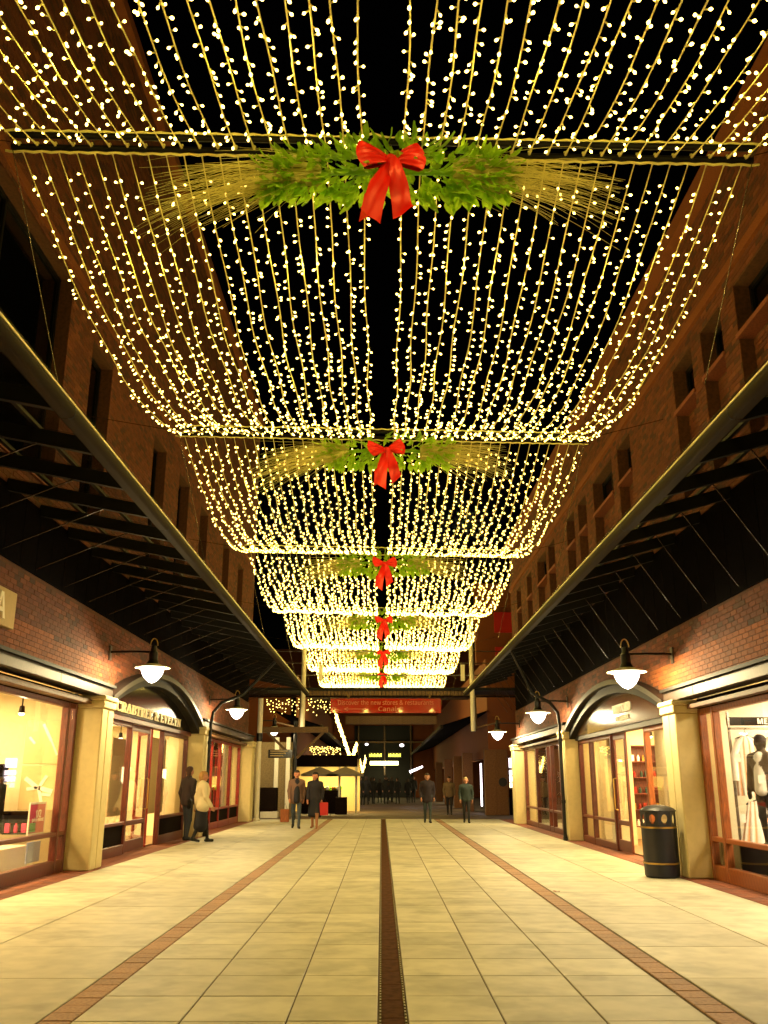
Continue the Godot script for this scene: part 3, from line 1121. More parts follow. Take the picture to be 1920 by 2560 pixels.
func fairy_lights() -> void:
	var Z := [0.05, -7.39, -14.95, -23.4, -32.1, -40.4, -48.9, -57.3]
	var names := ["overhead at the camera", "first", "second", "third", "fourth", "fifth", "sixth", "farthest"]
	var ordinal := ["outermost", "second", "third", "fourth", "fifth", "sixth", "seventh", "eighth", "ninth", "tenth", "eleventh", "twelfth", "thirteenth", "fourteenth", "fifteenth", "sixteenth", "seventeenth", "eighteenth", "nineteenth", "twentieth"]
	var Y := 7.30
	var nb := MB.new()
	nb.lathe([Vector2(0.0, -0.021), Vector2(0.0125, -0.010), Vector2(0.0135, 0.002), Vector2(0.0065, 0.014), Vector2(0.0, 0.017)], 6)
	var bulb := nb.mesh()
	for b in 7:
		var za: float = Z[b]
		var zb: float = Z[b + 1]
		for i in 40:
			var left := i < 20
			var x: float = (-3.50 + 0.1745 * i) if left else (0.205 + 0.1735 * (i - 20))
			var ya := Y - 0.02 * x
			var yb := Y - 0.02 * x - 0.03
			var t := thing("light_string", "%s bulb string from the %s, between the %s crossbar and the %s one" % [ordinal[i if left else 39 - i], "left edge" if left else "right edge", names[b], names[b + 1]] if b > 0 else "%s bulb string from the %s, falling from overhead to the first crossbar" % [ordinal[i if left else 39 - i], "left edge" if left else "right edge"], "string lights", Vector3(x, ya, za), "bulb strings hung between crossbars %d and %d, %s half" % [b, b + 1, "left" if left else "right"])
			var sag := rng.randf_range(0.54, 0.68)
			var wig := rng.randf_range(0.0, TAU)
			var pts := []
			var N := 26
			for k in N + 1:
				var u := float(k) / N
				var q := sag_point(x, za, zb, ya, yb, sag, u)
				q.x += 0.018 * sin(u * 19.0 + wig) * sin(PI * u)
				pts.append(q - t.position)
			var w := MB.new()
			var wr := 0.0066 if b < 2 else 0.0055
			w.tube(pts, wr, wr, 4, false)
			# thicker plug at the crossbar
			w.tube([pts[0], pts[0].lerp(pts[1], 0.45)], 0.016, 0.008, 5, false)
			w.tube([pts[N], pts[N].lerp(pts[N - 1], 0.45)], 0.016, 0.008, 5, false)
			var far := MB.new()
			var u := 0.035
			while u < 0.985:
				u += rng.randf_range(0.008, 0.0225)
				if u > 0.985: break
				var zz := lerpf(za, zb, u)
				if b == 0 and zz > -4.3: continue
				var fk := u * N
				var p: Vector3 = pts[int(fk)].lerp(pts[mini(int(fk) + 1, N)], fk - int(fk))
				var a := rng.randf_range(0, TAU)
				var d := Vector3(cos(a) * 0.9, -0.35 + 0.3 * sin(a), sin(a) * 0.7).normalized()
				var tip := p + d * 0.032
				w.tube([p, tip], 0.0065, 0.0075, 3, false)
				var bp := tip + d * 0.016
				if b < 2:
					var o := put_mesh(bulb, "bulb", M.bulb, t, false)
					o.position = bp
					o.basis = Basis(Quaternion(Vector3.DOWN, d)).scaled(Vector3.ONE * rng.randf_range(0.76, 1.0))
				else:
					var r: float = [0, 0, 0.0145, 0.019, 0.023, 0.026, 0.026][b]  # farther bulbs are enlarged, their bloom put into the size
					var e := Vector3(0, r * 1.3, 0)
					var h := [bp + Vector3(r, 0, 0), bp + Vector3(0, 0, -r), bp + Vector3(-r, 0, 0), bp + Vector3(0, 0, r)]
					for q in 4:
						far.tri(bp + e, h[q], h[(q + 1) % 4])
						far.tri(bp - e, h[(q + 1) % 4], h[q])
			put(w, "wire", M.wire, t, false)
			if b >= 2: put(far, "bulb_run", M.bulb, t, false, true)
		# the light that the whole net gives, from points in it
		var fx := [-2.6, -0.9, 0.95, 2.6]
		for j in 3:
			for q in 4:
				if b == 0 and j < 1: continue
				var u2: float = [0.2, 0.5, 0.8][j]
				var lp := sag_point(fx[q], za, zb, Y, Y, 0.44, u2)
				omni(self, lp + Vector3(0.06, -0.05, 0), Color(1.0, 0.88, 0.40), net_energy, 0.05)
	# crossbars
	for b in range(1, 8):
		var z: float = Z[b]
		var t := thing("light_crossbar", "dark twin-rail crossbar carrying light strings, %s from the camera" % names[b], "crossbar", Vector3(0, Y, z), "crossbars of the light canopy")
		for k in 2:
			var r := MB.new()
			var dy: float = [0.055, -0.035][k]
			var dz: float = [0.03, -0.03][k]
			r.tube([Vector3(-3.58, dy + 0.07, dz), Vector3(3.58, dy - 0.07, dz)], 0.032, 0.032, 8)
			var ro := put(r, "rail", M.dark_steel, t, false)
			# pale feed cable wrapped along the rail, bulging where the strings plug in
			var c := MB.new()
			var pts := []
			for i in 83:
				var x := -3.64 + i * 0.0888
				pts.append(Vector3(x, (dy + 0.036 - 0.02 * x + 0.016 * absf(sin(i * PI / 2))) if k == 0 else (dy - 0.036 - 0.02 * x - 0.014 * absf(sin(i * PI / 2))), dz * 1.3))
			if k == 0 and b == 1: pts[40] += Vector3(0, 0.05, 0)
			c.tube(pts, 0.013, 0.013, 5)
			put(c, "feed_cable", M.wire, ro, false)
		for s in [-1.0, 1.0]:
			var wi := MB.new()
			wi.tube([Vector3(s * 3.58, -s * 0.07, 0), Vector3(s * 5.15, 0.35, 0.0)], 0.006, 0.006, 4)
			put(wi, "suspension_wire", M.rod, t, false)
			var w2 := MB.new()
			w2.tube([Vector3(s * 3.58, -s * 0.07, 0), Vector3(s * 3.1, -2.2, -0.6)], 0.005, 0.005, 4)
			put(w2, "stay_wire", M.rod, t, false)
		if b < 7: garland(z, Y, b, names[b])


func leaf_mesh() -> ArrayMesh:
	var mb := MB.new()
	var o := [0.0, 0.35, 0.62, 1.0]
	var wd := [0.004, 0.030, 0.026, 0.002]
	for s in [-1.0, 1.0]:
		for k in 3:
			var a := Vector3(0, -0.012 * sin(o[k] * PI), o[k] * 0.125)
			var b := Vector3(0, -0.012 * sin(o[k + 1] * PI), o[k + 1] * 0.125)
			var a2 := a + Vector3(s * wd[k], 0.010, 0)
			var b2 := b + Vector3(s * wd[k + 1], 0.010, 0)
			if s > 0: mb.quad(a, a2, b2, b)
			else: mb.quad(b, b2, a2, a)
	return mb.mesh()


func garland(z: float, Y: float, b: int, nm: String) -> void:
	var zc := z + 0.07
	var g := thing("leaf_garland", "green leaf garland with dried grass plumes hanging on the %s crossbar" % nm, "garland", Vector3(0.05, Y - 0.32, zc), "garlands below the crossbars")
	var lm := leaf_mesh()
	var src := lm.surface_get_arrays(0)
	var sv: PackedVector3Array = src[Mesh.ARRAY_VERTEX]
	var sn: PackedVector3Array = src[Mesh.ARRAY_NORMAL]
	var si: PackedInt32Array = src[Mesh.ARRAY_INDEX]
	var fol := [MB.new(), MB.new(), MB.new()]
	var n := 520 if b == 1 else 300
	for k in n:
		var u := rng.randf_range(-1.0, 1.0)
		var ax := u * 1.15
		var rr := 0.31 * (1.0 - 0.45 * absf(u)) + 0.03
		var a := rng.randf_range(0, TAU)
		var rad := rr * sqrt(rng.randf())
		var p := Vector3(ax, sin(a) * rad - 0.02 - 0.05 * u * u, cos(a) * rad * 0.55 + 0.03)
		var d := Vector3(signf(u) * rng.randf_range(0.0, 0.8) + rng.randf_range(-0.5, 0.5), sin(a) * 0.7 - 0.45 + rng.randf_range(-0.4, 0.4), 0.35 + cos(a) * 0.5).normalized()
		var up := Vector3(rng.randf_range(-0.5, 0.5), 0.6, rng.randf_range(0.2, 1.0)).normalized()
		var x := up.cross(d).normalized()
		var bs := Basis(x, d.cross(x), d) * rng.randf_range(1.1, 1.75)
		var mi := rng.randi() % 3
		if b == 1 and k < 290:
			var o := put_mesh(lm, "leaf", M["leaf%d" % mi], g, false)
			o.transform = Transform3D(bs, p)
		else:
			var f: MB = fol[mi]
			var k0 := f.v.size()
			for q in sv.size():
				f.v.append(p + bs * sv[q]); f.n.append((bs * sn[q]).normalized()); f.c.append(Color.WHITE); f.uv.append(Vector2.ZERO)
			for q in si: f.ix.append(k0 + q)
	if true:
		for q in 3: put(fol[q], "foliage", M["leaf%d" % q], g, false, true)
	var stem := MB.new()
	stem.tube([Vector3(-1.25, -0.08, 0), Vector3(-0.5, 0.0, 0), Vector3(0.5, 0.0, 0), Vector3(1.2, -0.08, 0)], 0.03, 0.03, 6)
	put(stem, "stem", M.leaf2, g, false)
	for s in [-1.0, 1.0]:
		var gr := MB.new()
		var cnt := 190 if b < 3 else 110
		for k in cnt:
			var y0 := rng.randf_range(-0.12, 0.11)
			var z0 := rng.randf_range(-0.09, 0.12)
			var ln := 0.45 + 1.25 * pow(rng.randf(), 0.7)
			var sp := rng.randf_range(-0.10, 0.16) + y0 * 0.9
			var dr := (rng.randf_range(0.12, 0.42) if s < 0 else rng.randf_range(0.04, 0.36)) * (0.5 + 0.5 * ln)
			var wv := rng.randf_range(0.0, TAU)
			var pts := []
			for q in 8:
				var t := float(q) / 7
				pts.append(Vector3(s * (0.62 + (ln + (0.12 if s < 0 else 0.0)) * t * (1.0 - 0.06 * t)), y0 - 0.03 + sp * t - dr * t * t + 0.02 * sin(t * 7 + wv) * t, z0 + 0.16 * t * sin(wv * 3.0)))
			gr.tube(pts, 0.0040, 0.0013, 3, false)
		put(gr, "grass_plume", M.grass, g, false, true)
	# red bow on the garland
	var bw := thing("red_bow", "red satin ribbon bow on the garland of the %s crossbar" % nm, "bow", Vector3(0.08, Y - 0.40, zc + 0.28), "red bows on the garlands")
	bw.scale = Vector3.ONE * 1.06
	bw.rotation.z = rng.randf_range(-0.06, 0.06)
	for s in [-1.0, 1.0]:
		var lp := MB.new()
		for face in 2:
			var pts := []
			var W := 17
			for j in 9:
				var u := float(j) / 8
				for i in W:
					var v := -1.0 + 2.0 * i / (W - 1)
					var half := 0.022 + 0.115 * pow(u, 0.85)
					var puff := 0.055 * sin(PI * minf(u, 1.0)) * (1.0 - v * v * 0.6) + 0.03 * u
					var pleat := 0.012 * sin(v * 11.0 + s) * (1.0 - 0.6 * u)
					var zz := (puff + pleat) if face == 0 else (-puff * 0.6 + pleat)
					if j == 8: zz = 0.02
					pts.append(Vector3(s * (0.01 + 0.29 * u - 0.05 * v * v * u + 0.03 * (v if s < 0 else -v) * u), v * half + 0.035 * u, zz))
			lp.grid(pts, W)
		put(lp, "loop", M.bow, bw, false)
	var kn := MB.new()
	kn.ball(Vector3(0, 0, 0.02), Vector3(0.045, 0.042, 0.04), 12, 8)
	put(kn, "knot", M.bow, bw, false)
	for s in [-1.0, 1.0]:
		var tl := MB.new()
		var pts := []
		var W := 7
		var ln := 0.62 if s < 0 else 0.50
		for j in 13:
			var u := float(j) / 12
			for i in W:
				var v := -1.0 + 2.0 * i / (W - 1)
				var half := 0.036 + 0.050 * minf(1.0, u * 2.2)
				var cut: float = (0.07 * v * s) * smoothstep(0.8, 1.0, u)
				pts.append(Vector3(s * (0.032 + 0.105 * u) + v * half, -0.02 - ln * u + cut, 0.03 + 0.045 * sin(u * 5.0 + s) + 0.014 * cos(v * 3.0 + u * 4.0) + (0.10 * u * u if s < 0 else -0.02 * u)))
		tl.grid(pts, W)
		put(tl, "tail", M.bow, bw, false)
	var tl2 := MB.new()
	var p3 := []
	for j in 7:
		var u := float(j) / 6
		for i in 5:
			var v := -1.0 + 0.5 * i
			p3.append(Vector3(-0.16 - 0.03 * u + v * 0.05, -0.30 - 0.28 * u, -0.02 + 0.05 * v))
	tl2.grid(p3, 5)
	put(tl2, "back_tail", M.bow, bw, false)


# icicle lights: short drops of bulbs hung from a cable
func icicles(label: String, a: Vector3, b: Vector3, drop: float, n: int, per: int, r := 0.02) -> void:
	var t := thing("icicle_lights", label, "string lights", a)
	var w := MB.new()
	w.tube([a, (a + b) / 2 + Vector3(0, -0.08, 0), b], 0.008, 0.008, 4)
	var f := MB.new()
	for k in n:
		var p := a.lerp(b, (k + 0.5) / n)
		var d := drop * (0.35 + 0.65 * absf(sin(k * 0.9 + n)))
		w.tube([p, p - Vector3(0, d, 0)], 0.004, 0.004, 3)
		for j in per:
			var q := p - Vector3(rng.randf_range(-0.05, 0.05), d * (j + rng.randf()) / per, rng.randf_range(-0.05, 0.05))
			f.ball(q, Vector3(r, r, r), 4, 3)
	put(w, "cable", M.dark_steel, t)
	put(f, "bulb_run", M.bulb, t, true, true)


# ---------------------------------------------------------------- street furniture
func litter_bin() -> void:
	var t := thing("litter_bin", "dark blue octagonal litter bin with gold bands beside the stone pillar", "litter bin", Vector3(4.44, 0, -15.35))
	t.rotation.y = 0.12
	var X := Transform3D(Basis(Vector3.UP, PI / 8), Vector3.ZERO)
	var bd := MB.new()
	bd.lathe([Vector2(0.0, 0.0), Vector2(0.245, 0.0), Vector2(0.268, 0.03), Vector2(0.272, 0.20), Vector2(0.276, 0.74), Vector2(0.262, 0.76)], 8, X)
	put(bd, "body", M.bin, t, false)
	for y in [0.20, 0.735]:
		var g := MB.new()
		g.lathe([Vector2(0.274, y), Vector2(0.288, y + 0.004), Vector2(0.288, y + 0.024), Vector2(0.274, y + 0.028)], 8, X)
		put(g, "gold_band", M.gold, t, false)
	# upper ring: a plate with an oval hole on each of the eight sides
	var ap := 0.272 * cos(PI / 8)
	var hw := 0.272 * sin(PI / 8)
	for k in 8:
		var pl := MB.new()
		var bs := Basis(Vector3.UP, TAU * k / 8)
		var N := 16
		for layer in 2:
			for i in N:
				var q := []
				for e in [i, i + 1]:
					var a: float = TAU * e / N
					var sx := cos(a); var sy := sin(a)
					var m := maxf(absf(sx), absf(sy))
					q.append(Vector3(sx * 0.055, 0.875 + sy * 0.075, ap - 0.012 * layer))
					q.append(Vector3(sx / m * hw, 0.875 + sy / m * 0.115, ap - 0.012 * layer))
				pl.quad(bs * q[0], bs * q[1], bs * q[3], bs * q[2])
		put(pl, "aperture_panel", M.bin, t, false)
	var ln := MB.new()
	ln.lathe([Vector2(0.0, 0.70), Vector2(0.19, 0.70), Vector2(0.19, 0.80)], 12)
	put(ln, "liner", M.bin_inner, t, false)
	var lid := MB.new()
	lid.lathe([Vector2(0.262, 0.985), Vector2(0.285, 0.988), Vector2(0.285, 1.005), Vector2(0.245, 1.04), Vector2(0.16, 1.075), Vector2(0.05, 1.092), Vector2(0.0, 1.093)], 8, X)
	put(lid, "domed_lid", M.bin, t, false)


func drainpipe(label: String, pts: Array) -> void:
	var t := thing("drainpipe", label, "drainpipe", pts[0])
	var m := MB.new()
	m.tube(pts, 0.045, 0.045, 10)
	put(m, "pipe", M.black_iron, t)
	for k in 3:
		var c := MB.new()
		var y: float = [0.05, 0.95, 2.5][k]
		c.lathe([Vector2(0.045, -0.04), Vector2(0.06, -0.04), Vector2(0.06, 0.04), Vector2(0.045, 0.04)], 10, Transform3D(Basis.IDENTITY, Vector3(pts[0].x, y, pts[0].z)))
		put(c, "collar", M.black_iron, t)
	var sh := MB.new()
	sh.tube([pts[0] + Vector3(0, 0.14, 0), pts[0] + Vector3(0, 0.03, 0.05)], 0.05, 0.055, 10)
	put(sh, "shoe", M.black_iron, t)


func board(called: String, label: String, cat: String, lo: Vector3, hi: Vector3, m: Material) -> MeshInstance3D:
	var b := MB.new()
	var c := (lo + hi) / 2
	b.cbox(lo - c, hi - c, minf(0.006, (hi - lo).abs()[(hi - lo).abs().min_axis_index()] * 0.3))
	return one(b, called, m, label, cat, "", c)


func nth(k: int) -> String:
	var u := ["", "first", "second", "third", "fourth", "fifth", "sixth", "seventh", "eighth", "ninth", "tenth", "eleventh", "twelfth", "thirteenth", "fourteenth", "fifteenth", "sixteenth", "seventeenth", "eighteenth", "nineteenth"]
	if k < 20: return u[k]
	var t: String = ["twent", "thirt", "fort"][k / 10 - 2]
	return t + ("ieth" if k % 10 == 0 else "y-" + u[k % 10])


# open shelves with small goods standing on them; facing +z (turn 0) or the street
func shelf_unit(label: String, at: Vector3, turn: float, w: float, h: float, d: float, rows: int, m: Material, goods: Array, what: String) -> void:
	var t := thing("shelf_unit", label, "shelf", at)
	t.rotation.y = turn
	for k in rows + 1:
		var s := MB.new()
		var y := h * k / rows
		s.box(Vector3(-w / 2, y - 0.012, -d / 2), Vector3(w / 2, y + 0.012, d / 2))
		put(s, "shelf", m, t, false)
	for sg in [-1.0, 1.0]:
		var s := MB.new()
		s.box(Vector3(sg * w / 2, 0, -d / 2), Vector3(sg * (w / 2 + 0.025), h + 0.012, d / 2))
		put(s, "side_panel", m, t, false)
	var bk := MB.new()
	bk.box(Vector3(-w / 2, 0, -d / 2 - 0.02), Vector3(w / 2, h, -d / 2))
	put(bk, "back_panel", m, t, false)
	var jar := MB.new()
	jar.lathe([Vector2(0, 0), Vector2(0.035, 0), Vector2(0.035, 0.10), Vector2(0.018, 0.12), Vector2(0.018, 0.15), Vector2(0, 0.15)], 8)
	var jm := jar.mesh()
	var pk := MB.new()
	pk.cbox(Vector3(-0.04, 0, -0.03), Vector3(0.04, 0.15, 0.03), 0.004)
	var pm := pk.mesh()
	var bs := Basis(Vector3.UP, turn)
	for k in rows:
		var x := -w / 2 + 0.06
		var item := 0
		while x < w / 2 - 0.05:
			var kind := rng.randi() % 2
			var o := put_mesh(jm if kind == 0 else pm, "jar" if kind == 0 else "carton", M[goods[rng.randi() % goods.size()]], self, false)
			o.position = at + bs * Vector3(x, h * k / rows + 0.012, rng.randf_range(-0.03, 0.06))
			o.rotation.y = turn
			item += 1
			o.set_meta("label", "%s %s from the left on the %s level of the %s" % [nth(item), "jar" if kind == 0 else "carton", ["lowest", "second", "third", "fourth", "top"][k], what])
			o.set_meta("category", "jar" if kind == 0 else "carton")
			o.set_meta("group", "goods on the " + what)
			x += rng.randf_range(0.11, 0.19)


func spotlight(label: String, at: Vector3, e := 0.0) -> void:
	var t := thing("spotlight", label, "spotlight", at, "small ceiling spotlights in the shops")
	var b := MB.new()
	b.lathe([Vector2(0.0, 0.12), Vector2(0.04, 0.12), Vector2(0.055, 0.0), Vector2(0.05, 0.0)], 10)
	put(b, "can", M.dark_steel, t, false)
	var st := MB.new()
	st.tube([Vector3(0, 0.12, 0), Vector3(0, 0.30, 0)], 0.012, 0.012, 6)
	put(st, "stem", M.dark_steel, t, false)
	var l := MB.new()
	l.ball(Vector3(0, -0.005, 0), Vector3(0.048, 0.035, 0.048), 10, 6)
	put(l, "lens", M.spot, t, false)
	if e > 0.0: omni(t, Vector3(0, -0.01, 0), Color(1.0, 0.88, 0.66), e, 0.04)


# ---------------------------------------------------------------- shopfronts and what stands in them
func garment(label: String, at: Vector3, w0: float, w1: float, h: float, sleeves: bool) -> void:
	var t := thing("striped_garment", label, "clothing", at)
	var mb := MB.new()
	var N := 48
	var R := 10
	var pts := []
	var cs := []
	for j in R + 1:
		var u := float(j) / R
		var w := lerpf(w0, w1, smoothstep(0.0, 0.6, u) if sleeves else u)
		if sleeves and j == 0: w = 0.07
		for i in N + 1:
			var a := TAU * i / N
			var rip := 1.0 + (0.10 * u + 0.02) * sin(a * 12.0 + u)
			pts.append(Vector3(cos(a) * w * rip, -h * u, sin(a) * w * 0.42 * rip))
			cs.append(lin(0.75, 0.72, 0.68) if (i + 1) % 4 > 0 else lin(0.62, 0.24, 0.05))
	mb.grid(pts, N + 1)
	for k in cs.size(): mb.c[k] = cs[k]
	put(mb, "cloth", M.person, t, false)
	if sleeves:
		for s in [-1.0, 1.0]:
			var sl := MB.new()
			sl.col = lin(0.72, 0.69, 0.64)
			sl.tube([Vector3(s * 0.10, -0.06, 0), Vector3(s * (w1 + 0.02), -0.30, 0.03), Vector3(s * (w1 + 0.03), -0.66, 0.05)], 0.06, 0.05, 10)
			put(sl, "sleeve", M.person, t, false)
	var hk := MB.new()
	hk.tube([Vector3(-0.16, -0.04, 0), Vector3(0, 0.02, 0), Vector3(0.16, -0.04, 0)], 0.012, 0.012, 6)
	hk.tube([Vector3(0, 0.02, 0), Vector3(0, 0.10, 0), Vector3(0.03, 0.13, 0)], 0.006, 0.006, 5)
	put(hk, "hanger", M.black_iron, t, false)
	var tg := MB.new()
	tg.box(Vector3(-w1 - 0.02, -h * 0.3, 0.08), Vector3(-w1 + 0.06, -h * 0.3 - 0.12, 0.085))
	put(tg, "price_tag", M.cloth_white, t, false)


func door_leaf(label: String, s: float, xg: float, z0: float, z1: float, head: float, m: Material, swing: float) -> void:
	var t := thing("shop_door", label, "door", Vector3(s * xg, 0, z0))
	var w := absf(z1 - z0)
	var q := MB.new()
	for z in [[0.0, 0.11], [w - 0.11, w]]:
		q.cbox(Vector3(-0.025, 0.02, -z[0]), Vector3(0.025, head, -z[1]), 0.008)
	for y in [[0.02, 0.25], [0.55, 0.65], [head - 0.13, head]]:
		q.cbox(Vector3(-0.025, y[0], -0.10), Vector3(0.025, y[1], -w + 0.10), 0.008)
	var fr := put(q, "door_frame", m, t, false)
	for y in [[0.25, 0.55], [0.65, head - 0.13]]:
		var g := MB.new()
		g.box(Vector3(-0.004, y[0], -0.11), Vector3(0.004, y[1], -w + 0.11))
		put(g, "pane", M.glass, fr, false)
	var h := MB.new()
	h.tube([Vector3(-s * 0.03, 0.85, -w + 0.16), Vector3(-s * 0.09, 0.87, -w + 0.16), Vector3(-s * 0.09, 1.5, -w + 0.16), Vector3(-s * 0.03, 1.52, -w + 0.16)], 0.016, 0.016, 8)
	put(h, "handle", M.gold, fr, false)
	t.rotation.y = swing


func shops() -> void:
	var L: Dictionary = side_l
	var R: Dictionary = side_r
	# left side
	shop_window("shop_window", "red-brown timber shop window beside the nearest left pillar, posters inside", -1, L.xg, -5.0, -16.33, L.head + 0.08, [-8.6, -12.0, -15.95], 0.62, 0.2, M.wood)
	shop_window("shop_window", "timber shop window under the arch, between left pillar and glazed doors", -1, L.xg, -17.15, -20.1, L.head - 0.03, [], 0.62, 0.2, M.wood, M.dark_panel)
	shop_window("shop_window", "timber shop window under the arch, beside the couple at the glass", -1, L.xg, -23.1, -25.94, L.head - 0.03, [], 0.62, 0.2, M.wood, M.dark_panel)
	shop_window("shop_window", "row of tall red timber windows beyond the second left pillar", -1, L.xg, -26.76, -35.74, L.head + 0.08, [-28.4, -29.9, -31.5, -33.6], 0.6, 0.2, M.wood_red, M.dark_panel)
	door_leaf("red-brown glazed shop door with brass handle under the left arch", -1, L.xg, -20.17, -21.85, L.head - 0.04, M.wood, 0.0)
	door_leaf("bright red shop door standing open under the left arch", -1, L.xg - 0.02, -22.0, -23.03, L.head - 0.04, M.wood_red, 0.55)
	board("red_poster", "tall plain red poster inside the far left shop window", "poster", Vector3(-5.6, 0.68, -31.7), Vector3(-5.57, 2.5, -33.4), M.red_board)
	board("cream_poster", "tall cream display panel behind the window beside the two shoppers", "poster", Vector3(-5.95, 0.66, -24.0), Vector3(-5.92, 2.55, -25.8), M.beige)
	board("cream_poster", "narrow cream poster behind the red-brown glazed door", "poster", Vector3(-6.05, 0.7, -21.0), Vector3(-6.02, 2.4, -22.2), M.beige)
	# posters, signs and shelves in the nearest left window
	for k in 2:
		var y0: float = [1.74, 0.98][k]
		var p := board("ribbon_poster", ["beige poster with a white ribbon, upper one in left window", "beige poster with a large white bow, lower one in left window"][k], "poster", Vector3(-6.16, y0, -16.20), Vector3(-5.52, y0 + 0.73, -16.17), M.beige)
		var rb := MB.new()
		var c := Vector3(0.0, 0.0, 0.02)
		for q in ([[Vector3(-0.02, 0.30, 0), Vector3(0.14, 0.02, 0), 0.05], [Vector3(0.14, 0.02, 0), Vector3(0.26, -0.22, 0), 0.03], [Vector3(-0.24, 0.08, 0), Vector3(-0.14, -0.03, 0), 0.04]] if k == 0 else [[Vector3(-0.02, 0.0, 0), Vector3(-0.24, 0.16, 0), 0.07], [Vector3(-0.02, 0.0, 0), Vector3(-0.20, -0.02, 0), 0.05], [Vector3(0, 0, 0), Vector3(0.24, -0.06, 0), 0.07], [Vector3(0, 0, 0), Vector3(0.08, -0.27, 0), 0.05], [Vector3(0, 0, 0), Vector3(0.12, 0.2, 0), 0.05], [Vector3(0.06, -0.10, 0), Vector3(0.22, -0.12, 0), 0.05]]):
			rb.beam(c + q[0], c + q[1], 0.012, q[2])
		put(rb, "printed_ribbon", M.cloth_white, p, false)
	var pk := board("sale_sign", "pink half price sign with white frame inside the left window", "sign", Vector3(-5.545, 0.66, -15.05), Vector3(-5.53, 1.10, -15.72), M.pink)
	for q in [[0.0, 0.235, 0.70, 0.03], [0.0, -0.235, 0.70, 0.03]]:
		var f := MB.new()
		f.box(Vector3(-0.008, q[1] - 0.016, -0.35), Vector3(0.012, q[1] + 0.016, 0.35))
		put(f, "frame", M.cloth_white, pk, false)
	for sg in [-1.0, 1.0]:
		var f := MB.new()
		f.box(Vector3(-0.008, -0.219, sg * 0.335), Vector3(0.012, 0.219, sg * 0.36))
		put(f, "frame", M.cloth_white, pk, false)
	var gm := MB.new()
	gm.box(Vector3(0.008, -0.20, 0.30), Vector3(0.011, -0.06, 0.05))
	put(gm, "green_print", M.green, pk, false)
	words("1/2", 0.12, 0.003, "lettering", M.letter_white, pk, Vector3(-5.521, 0.95, -15.40), PI / 2, 0.24, "Droid Sans", true)
	words("price event", 0.06, 0.003, "lettering", M.letter_white, pk, Vector3(-5.521, 0.865, -15.40), PI / 2, 0.5, "Droid Sans", true)
	board("blue_sign", "small pale blue sign below the pink sign in left window", "sign", Vector3(-5.545, 0.22, -15.08), Vector3(-5.53, 0.53, -15.66), M.blue)
	shelf_unit("dark cosmetics shelf under the beige posters in left window", Vector3(-6.0, 0.62, -16.0), 0.0, 0.55, 0.34, 0.2, 1, M.dark_panel, ["gold", "cloth_white", "wood_orange", "pink"], "dark shelf below the posters")
	shelf_unit("tall dark cosmetics shelf at the far left edge of the window", Vector3(-6.62, 0.62, -15.9), 0.0, 0.55, 1.1, 0.2, 3, M.dark_panel, ["gold", "cloth_white", "leaf1", "blue"], "tall dark cosmetics shelf")
	shelf_unit("white shelf unit along the back wall of left shop", Vector3(-8.6, 0.3, -14.0), PI / 2, 4.0, 1.9, 0.3, 4, M.white_paint, ["pink", "green", "cloth_white", "beige"], "white back shelf, left shop")
	board("white_plinth", "low white plinth behind the lower glass of left window", "plinth", Vector3(-6.6, 0.03, -14.2), Vector3(-5.8, 0.45, -15.9), M.white_paint)
	spotlight("grey spotlight hanging inside the nearest left shop window", Vector3(-6.05, 2.55, -15.6), 1.2)
	for k in 4:
		spotlight(["ceiling spotlight behind the left arch, nearest the pillar", "ceiling spotlight behind the left arch, second from the pillar", "ceiling spotlight above the open red door", "ceiling spotlight behind the window beside the two shoppers"][k], Vector3(-6.1, 2.42, [-20.3, -22.0, -24.9, -25.9][k] + 0.15), 1.0)
	shelf_unit("tall shelf of gift boxes inside the left arched shop", Vector3(-8.0, 0.05, -21.0), PI / 2, 4.5, 2.2, 0.3, 5, M.wood, ["red_board", "cloth_white", "pink", "beige", "gold"], "tall gift shelf")
	shelf_unit("low table of wrapped gifts behind the left arched window", Vector3(-6.1, 0.60, -18.6), PI / 2, 2.2, 0.5, 0.35, 1, M.beige, ["red_board", "cloth_white", "beige", "gold"], "gift table")
	var an := thing("shop_name_sign", "cream square sign with a pale letter A at the left edge", "shop sign", Vector3(-5.16, 3.47, -12.1))
	var ab := MB.new()
	ab.cbox(Vector3(-5.20, 3.47, -10.6), Vector3(-5.12, 3.98, -12.58), 0.01)
	put(ab, "panel", M.beige, an)
	words("A", 0.34, 0.03, "lettering", M.letter_white, an, Vector3(-5.105, 3.72, -12.02), PI / 2, 0.0, "Droid Sans", true)
	# right side
	shop_window("shop_window", "orange-brown timber shop window with dark mannequin, nearest on the right", 1, R.xg, -5.0, -15.04, R.head + 0.08, [-8.0, -11.0, -14.45], 0.60, 0.22, M.wood_orange)
	shop_window("shop_window", "timber shop window behind the litter bin under the right arch", 1, R.xg, -15.86, -18.3, R.head - 0.03, [], 0.62, 0.15, M.wood_orange)
	shop_window("shop_window", "timber shop window with low rail at far end of right arch", 1, R.xg, -21.05, -24.44, R.head - 0.03, [-23.2], 0.62, 0.15, M.wood)
	shop_window("shop_window", "dark timber windows beyond the second right pillar, one teal", 1, R.xg, -25.26, -33.84, R.head + 0.08, [-27.2, -28.6, -29.25, -31.4], 0.60, 0.15, M.wood)
	door_leaf("brown glazed shop door folded back under the right arch", 1, R.xg, -19.9, -20.98, R.head - 0.04, M.wood, 0.0)
	board("teal_poster", "tall dark teal panel inside the far right window", "display panel", Vector3(5.30, 0.2, -29.35), Vector3(5.33, 2.4, -31.3), M.teal_glass)
	board("cream_poster", "tall cream poster inside the far right window", "poster", Vector3(5.42, 0.2, -27.35), Vector3(5.45, 2.45, -28.5), M.plaster)
